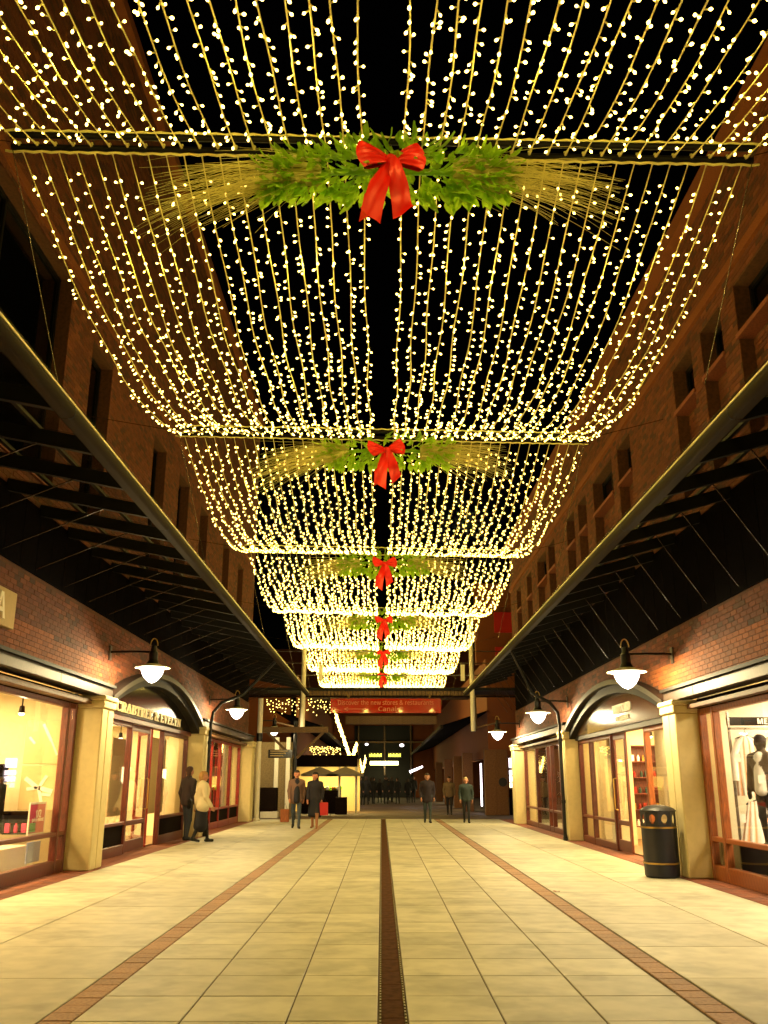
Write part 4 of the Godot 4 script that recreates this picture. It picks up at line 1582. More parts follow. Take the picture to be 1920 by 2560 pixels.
	board("red_poster", "narrow red poster beside the drainpipe on the right", "poster", Vector3(5.40, 0.3, -26.3), Vector3(5.43, 2.4, -27.1), M.red_board)
	board("cream_column", "cream display column behind the far window of the right arch", "display panel", Vector3(5.55, 0.03, -22.35), Vector3(5.95, 2.48, -23.1), M.plaster)
	board("cream_column", "cream wall end inside the open doorway under the right arch", "display panel", Vector3(6.3, 0.03, -20.6), Vector3(6.6, 2.9, -21.6), M.plaster)
	for k in 2:
		board("hanging_card", ["white card hanging in the right arched window, upper", "white card hanging in the right arched window, lower"][k], "card", Vector3(5.40, [1.35, 0.72][k], [-21.75, -21.55][k]), Vector3(5.408, [1.66, 1.12][k], [-22.15, -21.85][k]), M.cloth_white)
	shelf_unit("dark shelf of green packets inside the right arched shop", Vector3(7.2, 0.6, -19.6), -PI / 2, 2.4, 1.7, 0.35, 4, M.wood, ["leaf1", "green", "leaf0", "cloth_white"], "green packet shelf")
	shelf_unit("shelf of dark tins behind the far window of right arch", Vector3(6.4, 0.4, -23.4), 0.0, 1.4, 1.9, 0.3, 5, M.wood, ["cloth_white", "teal_tin", "gold", "wood_red"], "dark tin shelf")
	board("sales_counter", "white sales counter behind the window by the litter bin", "counter", Vector3(5.75, 0.03, -17.0), Vector3(6.6, 0.98, -18.6), M.white_paint)
	var hp := thing("gift_basket", "wicker basket of red and white gifts on the white counter", "basket", Vector3(6.0, 0.98, -17.5))
	var hb := MB.new()
	hb.lathe([Vector2(0.0, 0.0), Vector2(0.16, 0.0), Vector2(0.19, 0.14), Vector2(0.17, 0.14)], 14)
	put(hb, "wicker", M.wood_orange, hp, false)
	for k in 14:
		var gb := MB.new()
		var rr := rng.randf_range(0.035, 0.06)
		gb.ball(Vector3(rng.randf_range(-0.12, 0.12), 0.15 + 0.03 * (k % 7), rng.randf_range(-0.12, 0.12)), Vector3(rr, rr, rr), 8, 6)
		put(gb, "gift", [M.red_board, M.cloth_white, M.pink][k % 3], hp, false)
	spotlight("round bright ceiling globe behind the window by the litter bin", Vector3(5.9, 2.32, -17.5), 2.0)
	spotlight("ceiling spotlight inside the doorway under the right arch", Vector3(5.9, 2.40, -20.5), 1.5)
	# the clothes window
	board("display_platform", "dark display platform in the nearest right shop window", "platform", Vector3(5.32, 0.03, -9.0), Vector3(7.2, 0.54, -15.3), M.dark_panel)
	var ms := board("department_sign", "black department sign reading MEN above the clothes rail", "sign", Vector3(5.42, 2.29, -14.62), Vector3(7.0, 2.42, -14.58), M.sign_black)
	words("MEN", 0.085, 0.004, "lettering", M.letter_white, ms, Vector3(6.02, 2.355, -14.572), 0.0, 0.24, "Droid Sans", true)
	var rl := thing("clothes_rail", "chrome clothes rail below the black department sign", "clothes rail", Vector3(5.42, 2.24, -14.5))
	var rm := MB.new()
	rm.tube([Vector3(5.42, 2.24, -14.5), Vector3(7.0, 2.24, -14.5)], 0.016, 0.016, 8)
	put(rm, "rail", M.rod, rl)
	var rp := MB.new()
	rp.box(Vector3(5.41, 0.54, -14.52), Vector3(5.44, 2.5, -14.56))
	put(rp, "upright", M.rod, rl)
	garment("white and orange pleated coat on a hanger, upper one", Vector3(5.62, 2.12, -14.42), 0.17, 0.20, 0.88, true)
	garment("white and orange pleated skirt hung below the coat", Vector3(5.66, 1.16, -14.36), 0.13, 0.28, 0.60, false)
	garment("second pleated coat beside the mannequin's head", Vector3(6.1, 2.12, -14.44), 0.17, 0.22, 0.95, true)
	var mq := person("dark brown shop mannequin in a brown cardigan on the platform", Vector3(5.47, 0.545, -13.5), -0.9, {"called": "mannequin", "category": "mannequin", "height": 1.55, "skin": lin(0.018, 0.010, 0.006), "coat": lin(0.05, 0.028, 0.018), "open": lin(0.62, 0.60, 0.55), "legs": lin(0.02, 0.012, 0.01), "hair": lin(0.018, 0.010, 0.006), "stride": 0.1, "back": true}, 0.018)
	board("price_card", "white price card tucked into the mannequin's cardigan", "card", Vector3(5.30, 1.42, -13.30), Vector3(5.38, 1.53, -13.295), M.cloth_white)


# ---------------------------------------------------------------- beyond the arcade
func far_end() -> void:
	# footbridge
	var b := thing("footbridge", "footbridge with slatted underside crossing the street behind the lights", "footbridge", Vector3(0.3, 0, -41))
	for k in 46:
		var sl := MB.new()
		var x := -3.3 + k * 0.158
		sl.box(Vector3(x, 5.02, -40.0), Vector3(x + 0.135, 5.22, -42.2))
		put(sl, "soffit_slat", M.timber, b)
	var dk := MB.new()
	dk.box(Vector3(-6.5, 5.23, -39.95), Vector3(6.5, 5.36, -42.25))
	put(dk, "deck", M.dark_steel, b)
	var eb := MB.new()
	eb.box(Vector3(-6.5, 4.94, -39.9), Vector3(6.5, 5.015, -40.02))
	put(eb, "edge_beam", M.dark_panel, b)
	var lb := MB.new()
	lb.box(Vector3(-1.7, 4.05, -44.0), Vector3(2.6, 4.42, -44.3))
	put(lb, "lower_beam", M.timber, b)
	for x in [-3.38, 3.92]:
		var p := MB.new()
		p.tube([Vector3(x, 3.5, -39.8), Vector3(x, 8.8, -39.8)], 0.10, 0.10, 12)
		put(p, "mast", M.white_paint, b)
		var q := MB.new()
		q.tube([Vector3(x + 0.12 * signf(x), 3.55, -39.9), Vector3(x + 0.12 * signf(x), 5.0, -39.9)], 0.07, 0.05, 10)
		put(q, "hanger_post", M.timber, b)
		var br := MB.new()
		br.tube([Vector3(x, 3.62, -39.9), Vector3(x + signf(x) * 1.2, 3.9, -39.9)], 0.035, 0.035, 8)
		put(br, "brace", M.timber, b)
	for y in [5.9, 6.43, 6.95]:
		var r := MB.new()
		r.tube([Vector3(-6.5, y, -40.1), Vector3(6.5, y, -40.1)], 0.022, 0.022, 6)
		put(r, "handrail", M.rod, b)
	for x in [-2.66, 3.55]:
		var pn := MB.new()
		pn.box(Vector3(x - 0.09, 5.66, -40.05), Vector3(x + 0.09, 6.36, -40.08))
		put(pn, "balustrade_plate", M.white_paint, b)
	# banner
	var bn := thing("red_banner", "glossy red banner about new stores hung under the footbridge", "banner", Vector3(0.18, 4.57, -39.8))
	var bm := MB.new()
	bm.xbox(Transform3D(Basis(Vector3.RIGHT, -0.10), Vector3.ZERO), Vector3(4.76, 0.62, 0.03))
	put(bm, "panel", M.red_vinyl, bn, false)
	words("Discover the new stores & restaurants", 0.19, 0.006, "lettering", M.banner_letter, bn, Vector3(0.18, 4.70, -39.76), 0.0, 4.1)
	words("Canal", 0.19, 0.006, "lettering", M.banner_letter, bn, Vector3(0.25, 4.43, -39.735), 0.0, 0.75)
	var aw := MB.new()
	aw.box(Vector3(-1.75, -0.152, 0.06), Vector3(-0.95, -0.128, 0.066))
	aw.beam(Vector3(-1.78, -0.14, 0.063), Vector3(-1.62, -0.07, 0.063), 0.006, 0.024)
	aw.beam(Vector3(-1.78, -0.14, 0.063), Vector3(-1.62, -0.21, 0.063), 0.006, 0.024)
	put(aw, "arrow", M.banner_letter, bn, false)
	for x in [-1.6, 1.9]:
		var st := MB.new()
		st.tube([Vector3(x, 0.30, 0), Vector3(x, 0.45, -0.1)], 0.05, 0.05, 8)
		put(st, "bracket", M.timber, bn, false)
	# timber frame, white column and signpost in the left passage
	var wc := thing("white_column", "slim white column standing after the last left shop", "column", Vector3(-4.78, 0, -36.6))
	var cm := MB.new()
	cm.lathe([Vector2(0.0, 0.0), Vector2(0.13, 0.0), Vector2(0.13, 0.08), Vector2(0.095, 0.10), Vector2(0.09, 3.1), Vector2(0.10, 3.12), Vector2(0.10, 4.6), Vector2(0.0, 4.6)], 16)
	put(cm, "shaft", M.white_paint, wc, false)
	var cb := MB.new()
	cb.lathe([Vector2(0.10, 2.95), Vector2(0.12, 2.97), Vector2(0.12, 3.25), Vector2(0.10, 3.27)], 16)
	put(cb, "band", M.black_iron, wc, false)
	var tf := thing("timber_frame", "timber beam with braces on a dark post behind the third left lamp", "timber frame", Vector3(-3.47, 0, -37.6))
	var t1 := MB.new()
	t1.cbox(Vector3(-4.9, 3.33, -37.5), Vector3(-2.15, 3.56, -37.75), 0.01)
	put(t1, "beam", M.timber, tf)
	for q in [[-3.4, 2.35, -2.35], [-3.5, 2.35, -4.6]]:
		var t2 := MB.new()
		t2.beam(Vector3(q[0], q[1], -37.62), Vector3(q[2], 3.34, -37.62), 0.12, 0.10)
		put(t2, "brace", M.timber, tf)
	var t3 := MB.new()
	t3.tube([Vector3(-3.46, 0, -37.62), Vector3(-3.46, 3.8, -37.62)], 0.075, 0.07, 12)
	put(t3, "post", M.black_iron, tf)
	var sg := thing("direction_sign", "dark direction board with lines of text beside the third left lamp", "sign", Vector3(-4.0, 2.5, -37.3))
	var s1 := MB.new()
	s1.cbox(Vector3(-0.5, -0.16, -0.02), Vector3(0.46, 0.16, 0.02), 0.005)
	put(s1, "panel", M.sign_black, sg, false)
	for k in 3:
		var ln := MB.new()
		ln.box(Vector3(-0.42, 0.09 - k * 0.09, 0.021), Vector3([0.3, 0.2, 0.1][k], 0.125 - k * 0.09, 0.024))
		put(ln, "text_line", M.beige, sg, false)
	var pw := thing("passage_wall", "pale wall with white posts closing the left passage", "wall", Vector3(-4.9, 0, -41))
	var p1 := MB.new()
	p1.box(Vector3(-9, 0, -41.0), Vector3(-3.9, 3.1, -41.2))
	put(p1, "wall_face", M.dim_wall, pw)
	for x in [-4.55, -4.05]:
		var pp := MB.new()
		pp.cbox(Vector3(x - 0.09, 0, -40.75), Vector3(x + 0.09, 3.3, -40.95), 0.01)
		put(pp, "post", M.white_paint, pw)
	var gw := MB.new()
	gw.box(Vector3(-4.0, 1.95, -40.98), Vector3(-3.92, 2.5, -40.99))
	put(gw, "window_strip", M.teal_glass, pw)
	board("green_cabinet", "dark green cabinet against the pale passage wall", "cabinet", Vector3(-5.2, 0.25, -40.2), Vector3(-4.45, 1.2, -40.9), M.dark_panel)
	board("white_bench", "low white bench in front of the dark cabinet", "bench", Vector3(-5.0, 0.0, -39.4), Vector3(-4.3, 0.24, -39.9), M.white_paint)
	# market kiosk
	var k0 := thing("market_kiosk", "lit market kiosk with dark sign board and grey tent roof", "kiosk", Vector3(-2.6, 0, -46))
	var kr := MB.new()
	kr.box(Vector3(-4.4, 2.12, -45.0), Vector3(-1.15, 2.56, -45.15))
	put(kr, "sign_board", M.dark_panel, k0)
	var ks := MB.new()
	ks.box(Vector3(-4.4, 2.56, -45.0), Vector3(-1.1, 2.66, -48.5))
	put(ks, "roof", M.dark_panel, k0)
	var kb := MB.new()
	kb.box(Vector3(-4.4, 0, -48.4), Vector3(-1.1, 2.6, -48.5))
	put(kb, "back_wall", M.beige, k0)
	for x in [-4.35, -3.1, -2.0, -1.2]:
		var kp := MB.new()
		kp.cbox(Vector3(x - 0.05, 0, -45.02), Vector3(x + 0.05, 2.12, -45.12), 0.008)
		put(kp, "post", M.white_paint, k0)
	var kc := MB.new()
	kc.box(Vector3(-3.9, 0, -45.3), Vector3(-1.95, 1.05, -46.0))
	put(kc, "counter", M.dark_panel, k0)
	for k in 2:
		var kt := MB.new()
		var a := Vector3([-2.9, -1.7][k], 2.12, -44.6)
		for e in 4:
			var c0 := Vector3([-1, 1, 1, -1][e] * 0.85, -0.34, [1, 1, -1, -1][e] * 0.7)
			var c1 := Vector3([-1, 1, 1, -1][(e + 1) % 4] * 0.85, -0.34, [1, 1, -1, -1][(e + 1) % 4] * 0.7)
			kt.tri(a, a + c0, a + c1)
			kt.quad(a + c0, a + c0 + Vector3(0, -0.1, 0), a + c1 + Vector3(0, -0.1, 0), a + c1)
		put(kt, "tent_roof", M.tent, k0)
	var kl := MB.new()
	kl.box(Vector3(-3.9, 2.45, -46.6), Vector3(-1.4, 2.5, -46.9))
	put(kl, "lamp_tube", M.panel, k0)
	area(self, Vector3(-2.6, 2.42, -46.7), Vector2(2.4, 0.4), Color(1.0, 0.86, 0.5), 45.0)
	for k in 16:
		var gd := MB.new()
		gd.ball(Vector3.ZERO, Vector3(0.09, 0.08 + 0.06 * rng.randf(), 0.09), 8, 6)
		one(gd, "stall_good", M[["red_board", "gold", "cloth_white", "leaf1"][k % 4]], "%s small good from the left on the kiosk counter" % nth(k + 1), "goods", "goods on the kiosk counter", Vector3(-3.75 + 0.117 * k, 1.13, -45.6 + 0.2 * sin(k * 2.0)))
	board("waste_crate", "dark crate standing in front of the kiosk counter", "crate", Vector3(-2.15, 0, -44.0), Vector3(-1.6, 0.75, -44.5), M.dark_panel)
	# next buildings down the street
	var rf := thing("far_building", "dim arcade building beyond the passage on the right", "building", Vector3(8, 0, -60))
	var r1 := MB.new()
	r1.box(Vector3(6.7, 0, -43.0), Vector3(16, 7.0, -43.3)); r1.box(Vector3(4.9, 2.6, -43.0), Vector3(6.7, 7.0, -43.3))
	r1.box(Vector3(4.9, 2.5, -43.3), Vector3(5.2, 7.0, -95))
	put(r1, "wall", M.brick0, rf)
	for k in 6:
		var pp := MB.new()
		var x: float = [4.96, 5.48, 4.4, 4.4, 4.4, 4.4][k]
		var z: float = [-42.85, -42.85, -48, -54, -62, -72][k]
		pp.cbox(Vector3(x - 0.26, 0, z), Vector3(x + 0.26, 2.85, z - 0.5), 0.015)
		put(pp, "pillar", M.sandstone, rf)
	var dp := MB.new()
	dp.box(Vector3(5.8, 0, -43.05), Vector3(6.7, 1.1, -43.15))
	put(dp, "door_panel", M.dark_panel, rf)
	for k in 8:
		var wp := MB.new()
		var x: float = 5.84 + (k % 2) * 0.28
		var y: float = [1.18, 1.45, 1.72, 2.05][k / 2]
		wp.box(Vector3(x, y, -43.1), Vector3(x + 0.24, y + [0.22, 0.22, 0.22, 0.42][k / 2], -43.12))
		put(wp, "window_pane", M.far_white if k > 1 else M.panel, rf)
	var pq := MB.new()
	pq.lathe([Vector2(0, 0.02), Vector2(0.19, 0.02), Vector2(0.20, 0.0)], 20, Transform3D(Basis(Vector3.RIGHT, PI / 2), Vector3(5.5, 1.42, -42.84)))
	put(pq, "round_plaque", M.black_iron, rf)
	for k in 5:
		var sw := MB.new()
		var z: float = [-46, -51, -57, -66, -76][k]
		sw.box(Vector3(4.86, 0.3, z), Vector3(4.89, 2.3, z - [0.5, 1.2, 2.0, 3.0, 4.0][k]))
		put(sw, "lit_window", M.panel if k != 0 else M.far_white, rf)
	var lf := thing("far_building", "dim arcade building beyond the kiosk on the left", "building", Vector3(-8, 0, -65))
	var l1 := MB.new()
	l1.box(Vector3(-16, 0, -50), Vector3(-4.6, 7.0, -50.3)); l1.box(Vector3(-4.9, 2.4, -50), Vector3(-4.6, 7.0, -95))
	put(l1, "wall", M.brick0, lf)
	for k in 4:
		var sw := MB.new()
		var z: float = [-52, -58, -66, -76][k]
		sw.box(Vector3(-4.5, 0.3, z), Vector3(-4.47, 2.3, z - 2.2))
		put(sw, "lit_window", M.panel, lf)
	# far roofs over both arcades
	for s in [-1.0, 1.0]:
		var ca := thing("far_canopy", "dark canopy running down the far street on the %s" % ("left" if s < 0 else "right"), "canopy", Vector3(s * 4, 3.7, -65))
		var c1 := MB.new()
		var a := Vector3(s * 2.75, 3.85, -42.5); var e := Vector3(0, 0, -46)
		c1.beam(a, a + e, 0.12, 0.14)
		put(c1, "edge", M.gutter, ca)
		var c2 := MB.new()
		c2.quad(a, a + e, a + e + Vector3(s * 2.2, 0.7, 0), a + Vector3(s * 2.2, 0.7, 0))
		c2.quad(a + Vector3(0, 0.05, 0), a + Vector3(s * 2.2, 0.75, 0), a + e + Vector3(s * 2.2, 0.75, 0), a + e + Vector3(0, 0.05, 0))
		put(c2, "roof_sheet", M.shade_and_roof, ca)
	var eb2 := thing("end_building", "dark glazed building closing the far end of the street", "building", Vector3(0, 0, -92))
	var e1 := MB.new()
	e1.box(Vector3(-20, 6.6, -90), Vector3(20, 14, -90.5)); e1.box(Vector3(-20, 0, -90), Vector3(-2.6, 6.6, -90.5)); e1.box(Vector3(3.0, 0, -90), Vector3(20, 6.6, -90.5))
	put(e1, "wall", M.brick0, eb2)
	for x in [-2.2, 0.3, 2.8]:
		var m := MB.new()
		m.box(Vector3(x - 0.07, 2.0, -89.6), Vector3(x + 0.07, 6.6, -89.8))
		put(m, "mullion", M.strut, eb2)
	var tr := MB.new()
	tr.box(Vector3(-5.5, 5.0, -89.6), Vector3(5.5, 5.14, -89.75))
	put(tr, "transom", M.strut, eb2)
	var eg := MB.new()
	eg.box(Vector3(-2.6, 0.0, -89.9), Vector3(3.0, 6.6, -89.95))
	put(eg, "pane", M.end_glass, eb2)
	for k in 2:
		var sn := thing("illuminated_sign", ["yellow illuminated sign at the street end, left of pair", "yellow illuminated sign at the street end, right of pair"][k], "sign", Vector3([-0.55, 1.2][k], 3.75, -86))
		var sb := MB.new()
		sb.box(Vector3(-0.62, -0.22, -0.1), Vector3(0.62, 0.22, 0.0))
		put(sb, "box", M.sign_black, sn, false)
		for j in 8:
			var lt := MB.new()
			var x := -0.56 + j * 0.145
			lt.box(Vector3(x, -0.13, 0.001), Vector3(x + 0.10, 0.10 + 0.05 * (j % 2), 0.02))
			put(lt, "glyph", M.far_sign, sn, false)
	var st := thing("light_strip", "wide bright strip of light under the far signs", "lit strip", Vector3(0.25, 3.05, -86))
	var sm := MB.new()
	sm.cbox(Vector3(-1.3, -0.17, 0), Vector3(1.3, 0.17, 0.06), 0.02)
	put(sm, "diffuser", M.far_strip, st, false)
	omni(st, Vector3(0, -0.1, 0.5), Color(1.0, 0.92, 0.6), 6.0, 0.2)
	for q in [[-0.95, 3.73, 0.18, "small white lamp above the far signs, left of pair"], [1.3, 3.67, 0.24, "small white lamp above the far signs, right of pair"]]:
		var lm := MB.new()
		lm.ball(Vector3.ZERO, Vector3(q[2] * 0.6, q[2] * 0.4, 0.1), 10, 6)
		one(lm, "white_lamp", M.far_white, q[3], "lamp", "", Vector3(q[0], q[1], -60))
	for q in [[-2.33, 2.40, -1.60, 2.12, "slanting white tube light above the kiosk"], [1.79, 2.02, 2.62, 2.36, "slanting white tube light at the right-hand arcade"]]:
		var tb := MB.new()
		var a := Vector3(q[0], q[1], -60); var e := Vector3(q[2], q[3], -60)
		tb.tube([a - a, e - a], 0.085, 0.06, 10)
		one(tb, "tube_light", M.far_white, q[4], "tube light", "", a)
		omni(self, (a + e) / 2 + Vector3(0, -0.1, 0.5), Color(1.0, 0.93, 0.9), 1.0, 0.1)
	# icicle lights
	icicles("icicle lights hung in swags left of the red banner", Vector3(-5.2, 5.0, -41.5), Vector3(-2.1, 5.0, -41.5), 0.75, 22, 4, 0.018)
	icicles("smaller icicle lights low behind the left passage", Vector3(-5.75, 3.6, -60), Vector3(-2.6, 3.6, -60), 0.6, 26, 4, 0.024)
	icicles("thick streamer of lights falling below the red banner", Vector3(-2.72, 5.35, -55), Vector3(-1.78, 2.75, -55), 0.35, 34, 9, 0.04)
	icicles("short thick streamer rising from the foot of the long one", Vector3(-1.76, 2.75, -55), Vector3(-1.45, 3.7, -55), 0.4, 14, 9, 0.04)
	icicles("narrow far streamer of lights, left of the yellow signs", Vector3(-1.69, 3.3, -70), Vector3(-1.40, 2.4, -70), 0.5, 10, 8, 0.03)
	icicles("narrow far streamer of lights, nearest the yellow signs", Vector3(-1.38, 2.4, -70), Vector3(-1.17, 3.35, -70), 0.5, 10, 8, 0.03)
	# red panels on the far right wall above the canopy
	for k in 2:
		board("red_sign", ["dim red sign panel high on the far right, upper", "dim red sign panel high on the far right, lower"][k], "sign", Vector3(5.5, [8.4, 7.0][k], -44), Vector3(6.4, [9.4, 7.7][k], -44.1), M.red_board)
	var rb := MB.new()
	rb.box(Vector3(-8, -2.0, -0.2), Vector3(8, 2.0, 0.2))
	one(rb, "upper_wall", M.brick0, "dark upper brick wall behind the dim red panels", "wall", "", Vector3(12.6, 8.9, -44.5))


func people() -> void:
	person("shopper in a dark jacket and jeans looking into the left window", Vector3(-5.0, 0, -24.6), PI * 0.78, {"height": 1.82, "coat": lin(0.030, 0.018, 0.018), "legs": lin(0.02, 0.026, 0.032), "hair": lin(0.05, 0.02, 0.012), "stride": 0.1, "back": true, "look": 0.5})
	var wm := person("shopper in a cream jacket, long black skirt and shoulder bag", Vector3(-4.50, 0, -23.9), PI * 0.64, {"height": 1.69, "girth": 1.12, "coat": lin(0.66, 0.58, 0.36), "legs": lin(0.008, 0.008, 0.008), "skirt": lin(0.007, 0.007, 0.008), "full": 0.05, "skirt_hem": 0.40, "hair": lin(0.40, 0.22, 0.07), "stride": 0.42, "flare": 0.09, "hem": 0.78, "back": true, "look": -0.35, "long_hair": 0.05}, 0.02)
	var bag := thing("shoulder_bag", "dark shoulder bag hanging behind the cream jacket", "bag", Vector3(-4.80, 0.92, -23.86))
	var bm := MB.new()
	bm.cbox(Vector3(-0.05, -0.13, -0.12), Vector3(0.05, 0.11, 0.12), 0.03)
	put(bm, "pouch", M.dark_steel, bag, false)
	var bs := MB.new()
	bs.tube([Vector3(0, 0.1, -0.1), Vector3(0.10, 0.45, -0.02), Vector3(0.16, 0.54, 0.0), Vector3(0.08, 0.42, 0.10), Vector3(0, 0.1, 0.1)], 0.008, 0.008, 5)
	put(bs, "strap", M.dark_steel, bag, false)
	person("walker in an open brown coat, dark sweater and jeans, beside a companion", Vector3(-2.75, 0, -30.8), 0.12, {"height": 1.80, "coat": lin(0.16, 0.085, 0.055), "open": lin(0.012, 0.012, 0.02), "legs": lin(0.05, 0.065, 0.085), "skin": lin(0.50, 0.20, 0.11), "hair": lin(0.04, 0.02, 0.01), "stride": 0.34, "hem": 0.74, "flare": 0.03, "collar": lin(0.012, 0.012, 0.02)}, 0.02)
	person("walker in a black coat, dark skirt and tall tan boots", Vector3(-2.15, 0, -30.8), -0.08, {"height": 1.74, "coat": lin(0.016, 0.014, 0.016), "legs": lin(0.012, 0.012, 0.012), "skirt": lin(0.010, 0.010, 0.012), "shin": lin(0.30, 0.13, 0.06), "shoe": lin(0.28, 0.12, 0.055), "skin": lin(0.50, 0.20, 0.11), "hair": lin(0.015, 0.01, 0.008), "stride": 0.22, "long_hair": 0.16, "look": -0.5}, 0.02)
	for q in [[Vector3(-3.10, 0.42, -30.7), "patterned carrier bag in the hand of the brown-coated walker", "wood_orange"], [Vector3(-1.86, 0.62, -30.75), "red carrier bag in the hand of the black-coated walker", "red_board"]]:
		var cb := thing("carrier_bag", q[1], "bag", q[0])
		var c1 := MB.new()
		c1.cbox(Vector3(-0.14, -0.22, -0.06), Vector3(0.14, 0.18, 0.06), 0.02)
		put(c1, "sack", M[q[2]], cb, false)
		var c2 := MB.new()
		c2.tube([Vector3(-0.07, 0.17, 0), Vector3(0, 0.36, 0), Vector3(0.07, 0.17, 0)], 0.008, 0.008, 5)
		put(c2, "handle", M.dark_steel, cb, false)
	person("walker in a long dark coat and jeans right of the drain line", Vector3(1.68, 0, -34.8), 0.05, {"height": 1.74, "coat": lin(0.016, 0.010, 0.012), "legs": lin(0.03, 0.04, 0.04), "stride": 0.2, "hem": 0.70, "girth": 1.08})
	person("walker in a tan jacket and dark trousers on the right, farther back", Vector3(3.07, 0, -43.0), -0.1, {"height": 1.66, "coat": lin(0.16, 0.10, 0.05), "legs": lin(0.012, 0.010, 0.010), "stride": 0.24, "girth": 1.08}, 0.024)
	person("walker in a dark green coat and pale knitted hat on the right", Vector3(3.10, 0, -34.8), -0.05, {"height": 1.60, "coat": lin(0.018, 0.03, 0.024), "legs": lin(0.008, 0.008, 0.010), "hair": lin(0.42, 0.32, 0.14), "hat": true, "stride": 0.26, "girth": 1.1, "collar": lin(0.02, 0.03, 0.02)})
	# dark figures far down the street
	var base := person("dark figure far down the street, nearest the kiosk", Vector3(-2.45, 0, -56), PI, {"height": 1.74, "back": true, "stride": 0.15, "coat": lin(0.006, 0.005, 0.005), "legs": lin(0.006, 0.006, 0.006), "group": "dark figures far down the street"}, 0.035)
	var base2 := person("dark figure far down the street in a long coat by the kiosk", Vector3(-1.95, 0, -57), PI * 0.9, {"height": 1.70, "back": true, "stride": 0.3, "coat": lin(0.006, 0.005, 0.005), "legs": lin(0.006, 0.006, 0.006), "hem": 0.55, "long_hair": 0.1, "group": "dark figures far down the street"}, 0.035)
	var spots := [[-1.35, -60], [-0.98, -61], [-0.55, -64], [-0.12, -66], [0.30, -63], [0.75, -68], [1.10, -64], [1.85, -66], [2.25, -67], [-0.8, -72], [0.5, -74]]
	for k in spots.size():
		var o: Node3D = (base if k % 2 == 0 else base2).duplicate()
		o.name = numbered(self, "person")
		add_child(o)
		o.position = Vector3(spots[k][0], 0, spots[k][1])
		o.rotation.y = PI + 0.4 * sin(k * 2.3)
		o.scale *= 1.0 + 0.05 * sin(k * 1.7)
		o.set_meta("label", ["dark figure in the crowd, first right of the kiosk", "dark figure in the crowd, second right of the kiosk", "dark figure in the crowd left of the drain line", "dark figure standing on the drain line far away", "dark figure just right of the far drain line", "dark figure in the crowd under the lit strip", "dark figure in the crowd under the right yellow sign", "dark figure near the slanting right tube light", "rightmost dark figure under the slanting tube light", "farthest dark figure left of the drain line", "farthest dark figure right of the drain line"][k])


var net_energy := 0.64
var side_l := {}
var side_r := {}


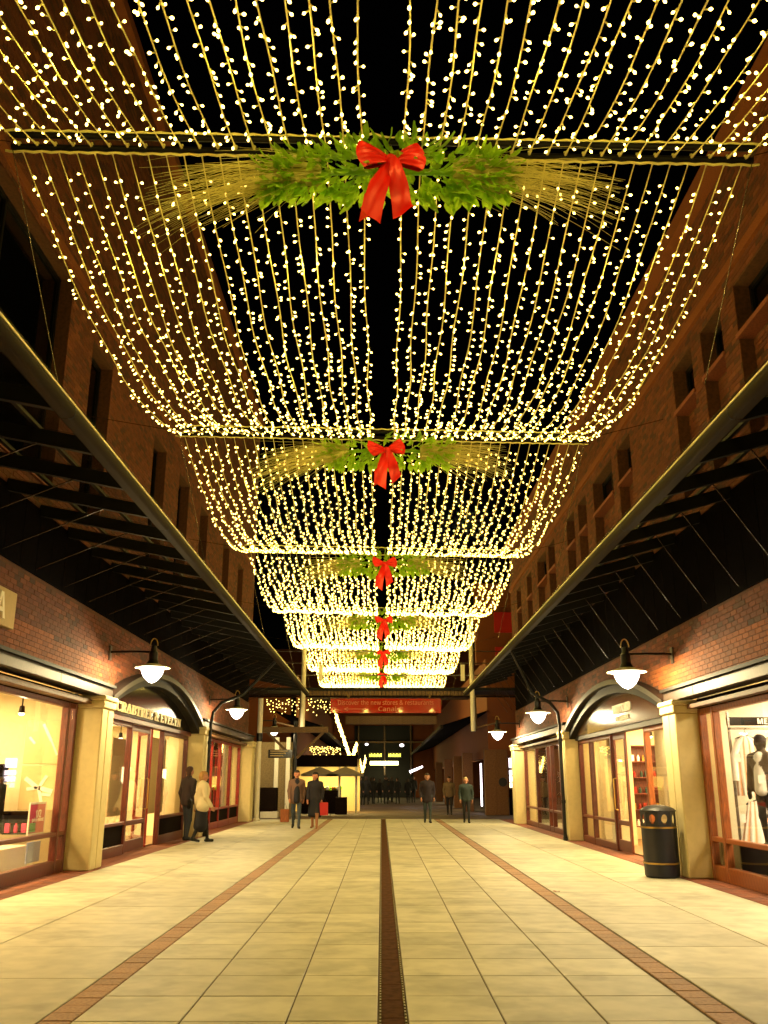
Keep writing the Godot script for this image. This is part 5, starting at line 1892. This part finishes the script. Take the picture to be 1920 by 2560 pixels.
func _ready() -> void:
	rng.seed = 20121
	# camera
	var cam := Camera3D.new()
	cam.name = "camera"
	cam.fov = 58.87
	cam.near = 0.05; cam.far = 1500.0
	add_child(cam)
	cam.position = Vector3(0, 1.45, 0)
	cam.rotation_degrees = Vector3(16.538, -0.154, 0)
	cam.current = true
	# night sky, exposure
	var we := WorldEnvironment.new()
	var en := Environment.new()
	var sky := Sky.new()
	var sm := ProceduralSkyMaterial.new()
	sm.sky_top_color = Color(0.012, 0.010, 0.010)
	sm.sky_horizon_color = Color(0.035, 0.026, 0.018)
	sm.ground_horizon_color = Color(0.02, 0.016, 0.012)
	sm.ground_bottom_color = Color(0.01, 0.008, 0.006)
	sm.sun_angle_max = 1.0
	sky.sky_material = sm
	en.background_mode = Environment.BG_SKY
	en.sky = sky
	en.background_energy_multiplier = 0.25
	en.tonemap_mode = Environment.TONE_MAPPER_LINEAR
	en.tonemap_exposure = 1.0
	en.sdfgi_enabled = true; en.ssao_enabled = true; en.ssil_enabled = true
	we.environment = en
	we.name = "environment"
	add_child(we)
	make_materials()
	mat("teal_tin", Color(0.12, 0.22, 0.2), 0.4)
	var warm := Color(1.0, 0.85, 0.56)
	side_l = {"xp": 4.93, "xw": 5.22, "xg": 5.42, "cap_t": 2.92, "cap_b": 2.70, "fas_b": 2.925, "fas_t": 3.15, "brick0": 3.152, "brick_top": 4.42, "spring": 2.98, "peak": 3.80, "head": 2.68, "roof": 16.2, "pillars": [-6.8, -16.4, -26.0, -35.8], "gut_x": 3.03, "gut_y": 4.90, "strut_x": 3.83, "raft_z": -1.87, "pane_h": 99.0,
		"windows": [Rect2(-13.65, 5.9, 4.6, 3.7), Rect2(-16.1, 5.9, 1.22, 3.2), Rect2(-20.7, 5.9, 1.22, 3.2), Rect2(-23.4, 5.9, 1.2, 3.2), Rect2(-26.2, 5.9, 1.15, 3.2), Rect2(-30.2, 5.9, 1.2, 3.2), Rect2(-33.4, 5.9, 1.2, 3.2)],
		"pillar_labels": ["tall cream stone pillar nearest the camera on the left", "cream stone pillar on the left behind the two shoppers", "farthest cream stone pillar on the left, beside the white column"],
		"fascia_labels": ["grey steel fascia over the nearest left shop window", "grey steel fascia over the far red left windows"],
		"arch_label": "black arched shop sign with cream capitals on the left",
		"rooms": [[-6.0, -16.4, 120.0, warm, 4.6, "lit ceiling panel in the nearest left shop"], [-17.2, -26.0, 60.0, warm, 4.0, "lit ceiling panel in the left arched shop"], [-26.8, -35.6, 36.0, warm, 3.8, "lit ceiling panel in the farther left shop"]]}
	var cool := Color(1.0, 0.90, 0.72)
	side_r = {"xp": 4.78, "xw": 5.00, "xg": 5.20, "cap_t": 2.73, "cap_b": 2.52, "fas_b": 2.735, "fas_t": 2.95, "brick0": 2.952, "brick_top": 3.97, "spring": 2.78, "peak": 3.53, "head": 2.50, "roof": 10.3, "pillars": [-6.0, -15.1, -24.5, -33.9], "gut_x": 3.42, "gut_y": 4.90, "strut_x": 4.25, "raft_z": -2.2, "pane_h": 0.75,
		"windows": [Rect2(-11.45, 5.9, 1.5, 2.3), Rect2(-12.85, 5.9, 0.85, 2.3), Rect2(-14.25, 5.9, 0.95, 2.3), Rect2(-18.1, 5.9, 1.0, 2.3), Rect2(-20.4, 5.9, 1.8, 2.3), Rect2(-22.1, 5.9, 0.9, 2.3), Rect2(-23.6, 5.9, 1.0, 2.3), Rect2(-26.4, 5.9, 1.0, 2.3), Rect2(-28.4, 5.9, 1.6, 2.3), Rect2(-30.6, 5.9, 1.0, 2.3), Rect2(-33.0, 5.9, 1.0, 2.3)],
		"pillar_labels": ["tall cream stone pillar behind the litter bin", "cream stone pillar on the right with a black drainpipe", "farthest cream stone pillar on the right, beside the teal panel"],
		"fascia_labels": ["grey steel fascia over the mannequin window", "grey steel fascia over the far right windows"],
		"arch_label": "brown arched shop sign with white letters on the right",
		"rooms": [[-6.0, -15.2, 100.0, cool, 4.3, "lit ceiling panel above the mannequin window"], [-15.9, -24.4, 100.0, warm, 4.0, "lit ceiling panel in the right arched shop"], [-25.2, -33.8, 34.0, warm, 3.8, "lit ceiling panel in the farther right shop"]]}
	pavement()
	side_street(-1.0, side_l)
	side_street(1.0, side_r)
	shops()
	fairy_lights()
	var white := Color(1.0, 0.90, 0.66)
	var ll := ["hooded white wall lamp nearest the camera on the left", "second hooded wall lamp on the left, beyond the drainpipe", "third hooded wall lamp on the left, before the timber beam"]
	var lr := ["hooded white wall lamp nearest the camera on the right", "second hooded wall lamp on the right, beside the drainpipe", "third hooded wall lamp on the right, after the last pillar"]
	for k in 3:
		wall_lamp(ll[k], -1.0, Vector3(-4.37, 3.55, [-17.46, -28.0, -38.0][k]), 5.22 if k < 2 else 4.9, white, 9.8)
		wall_lamp(lr[k], 1.0, Vector3(4.18, [3.26, 3.23, 3.18][k], [-15.6, -24.75, -33.6][k]), 5.0, white, 9.8)
	litter_bin()
	drainpipe("black drainpipe on the second left pillar, bent towards the canopy", [Vector3(-4.86, 0, -26.45), Vector3(-4.86, 2.5, -26.45), Vector3(-4.86, 3.0, -26.5), Vector3(-4.82, 3.35, -26.55), Vector3(-4.6, 3.62, -26.6), Vector3(-4.0, 3.85, -26.6), Vector3(-3.1, 4.8, -26.6)])
	drainpipe("black drainpipe on the second right pillar, bent towards the canopy", [Vector3(4.71, 0, -24.62), Vector3(4.71, 2.5, -24.62), Vector3(4.71, 2.85, -24.6), Vector3(4.66, 3.2, -24.5), Vector3(4.45, 3.45, -24.45), Vector3(4.0, 3.7, -24.45), Vector3(3.5, 4.8, -24.45)])
	far_end()
	people()
	var lf := MB.new()
	lf.grid([Vector3(-0.05, 0.004, 0), Vector3(-0.02, 0.02, -0.03), Vector3(0.05, 0.006, -0.02), Vector3(-0.04, 0.012, 0.03), Vector3(0.0, 0.006, 0.01), Vector3(0.06, 0.02, 0.02), Vector3(-0.02, 0.004, 0.06), Vector3(0.02, 0.014, 0.05), Vector3(0.04, 0.004, 0.05)], 3)
	one(lf, "fallen_leaf", M.tile0, "small curled brown leaf lying on the right pavement", "leaf", "", Vector3(2.38, 0.002, -13.35))
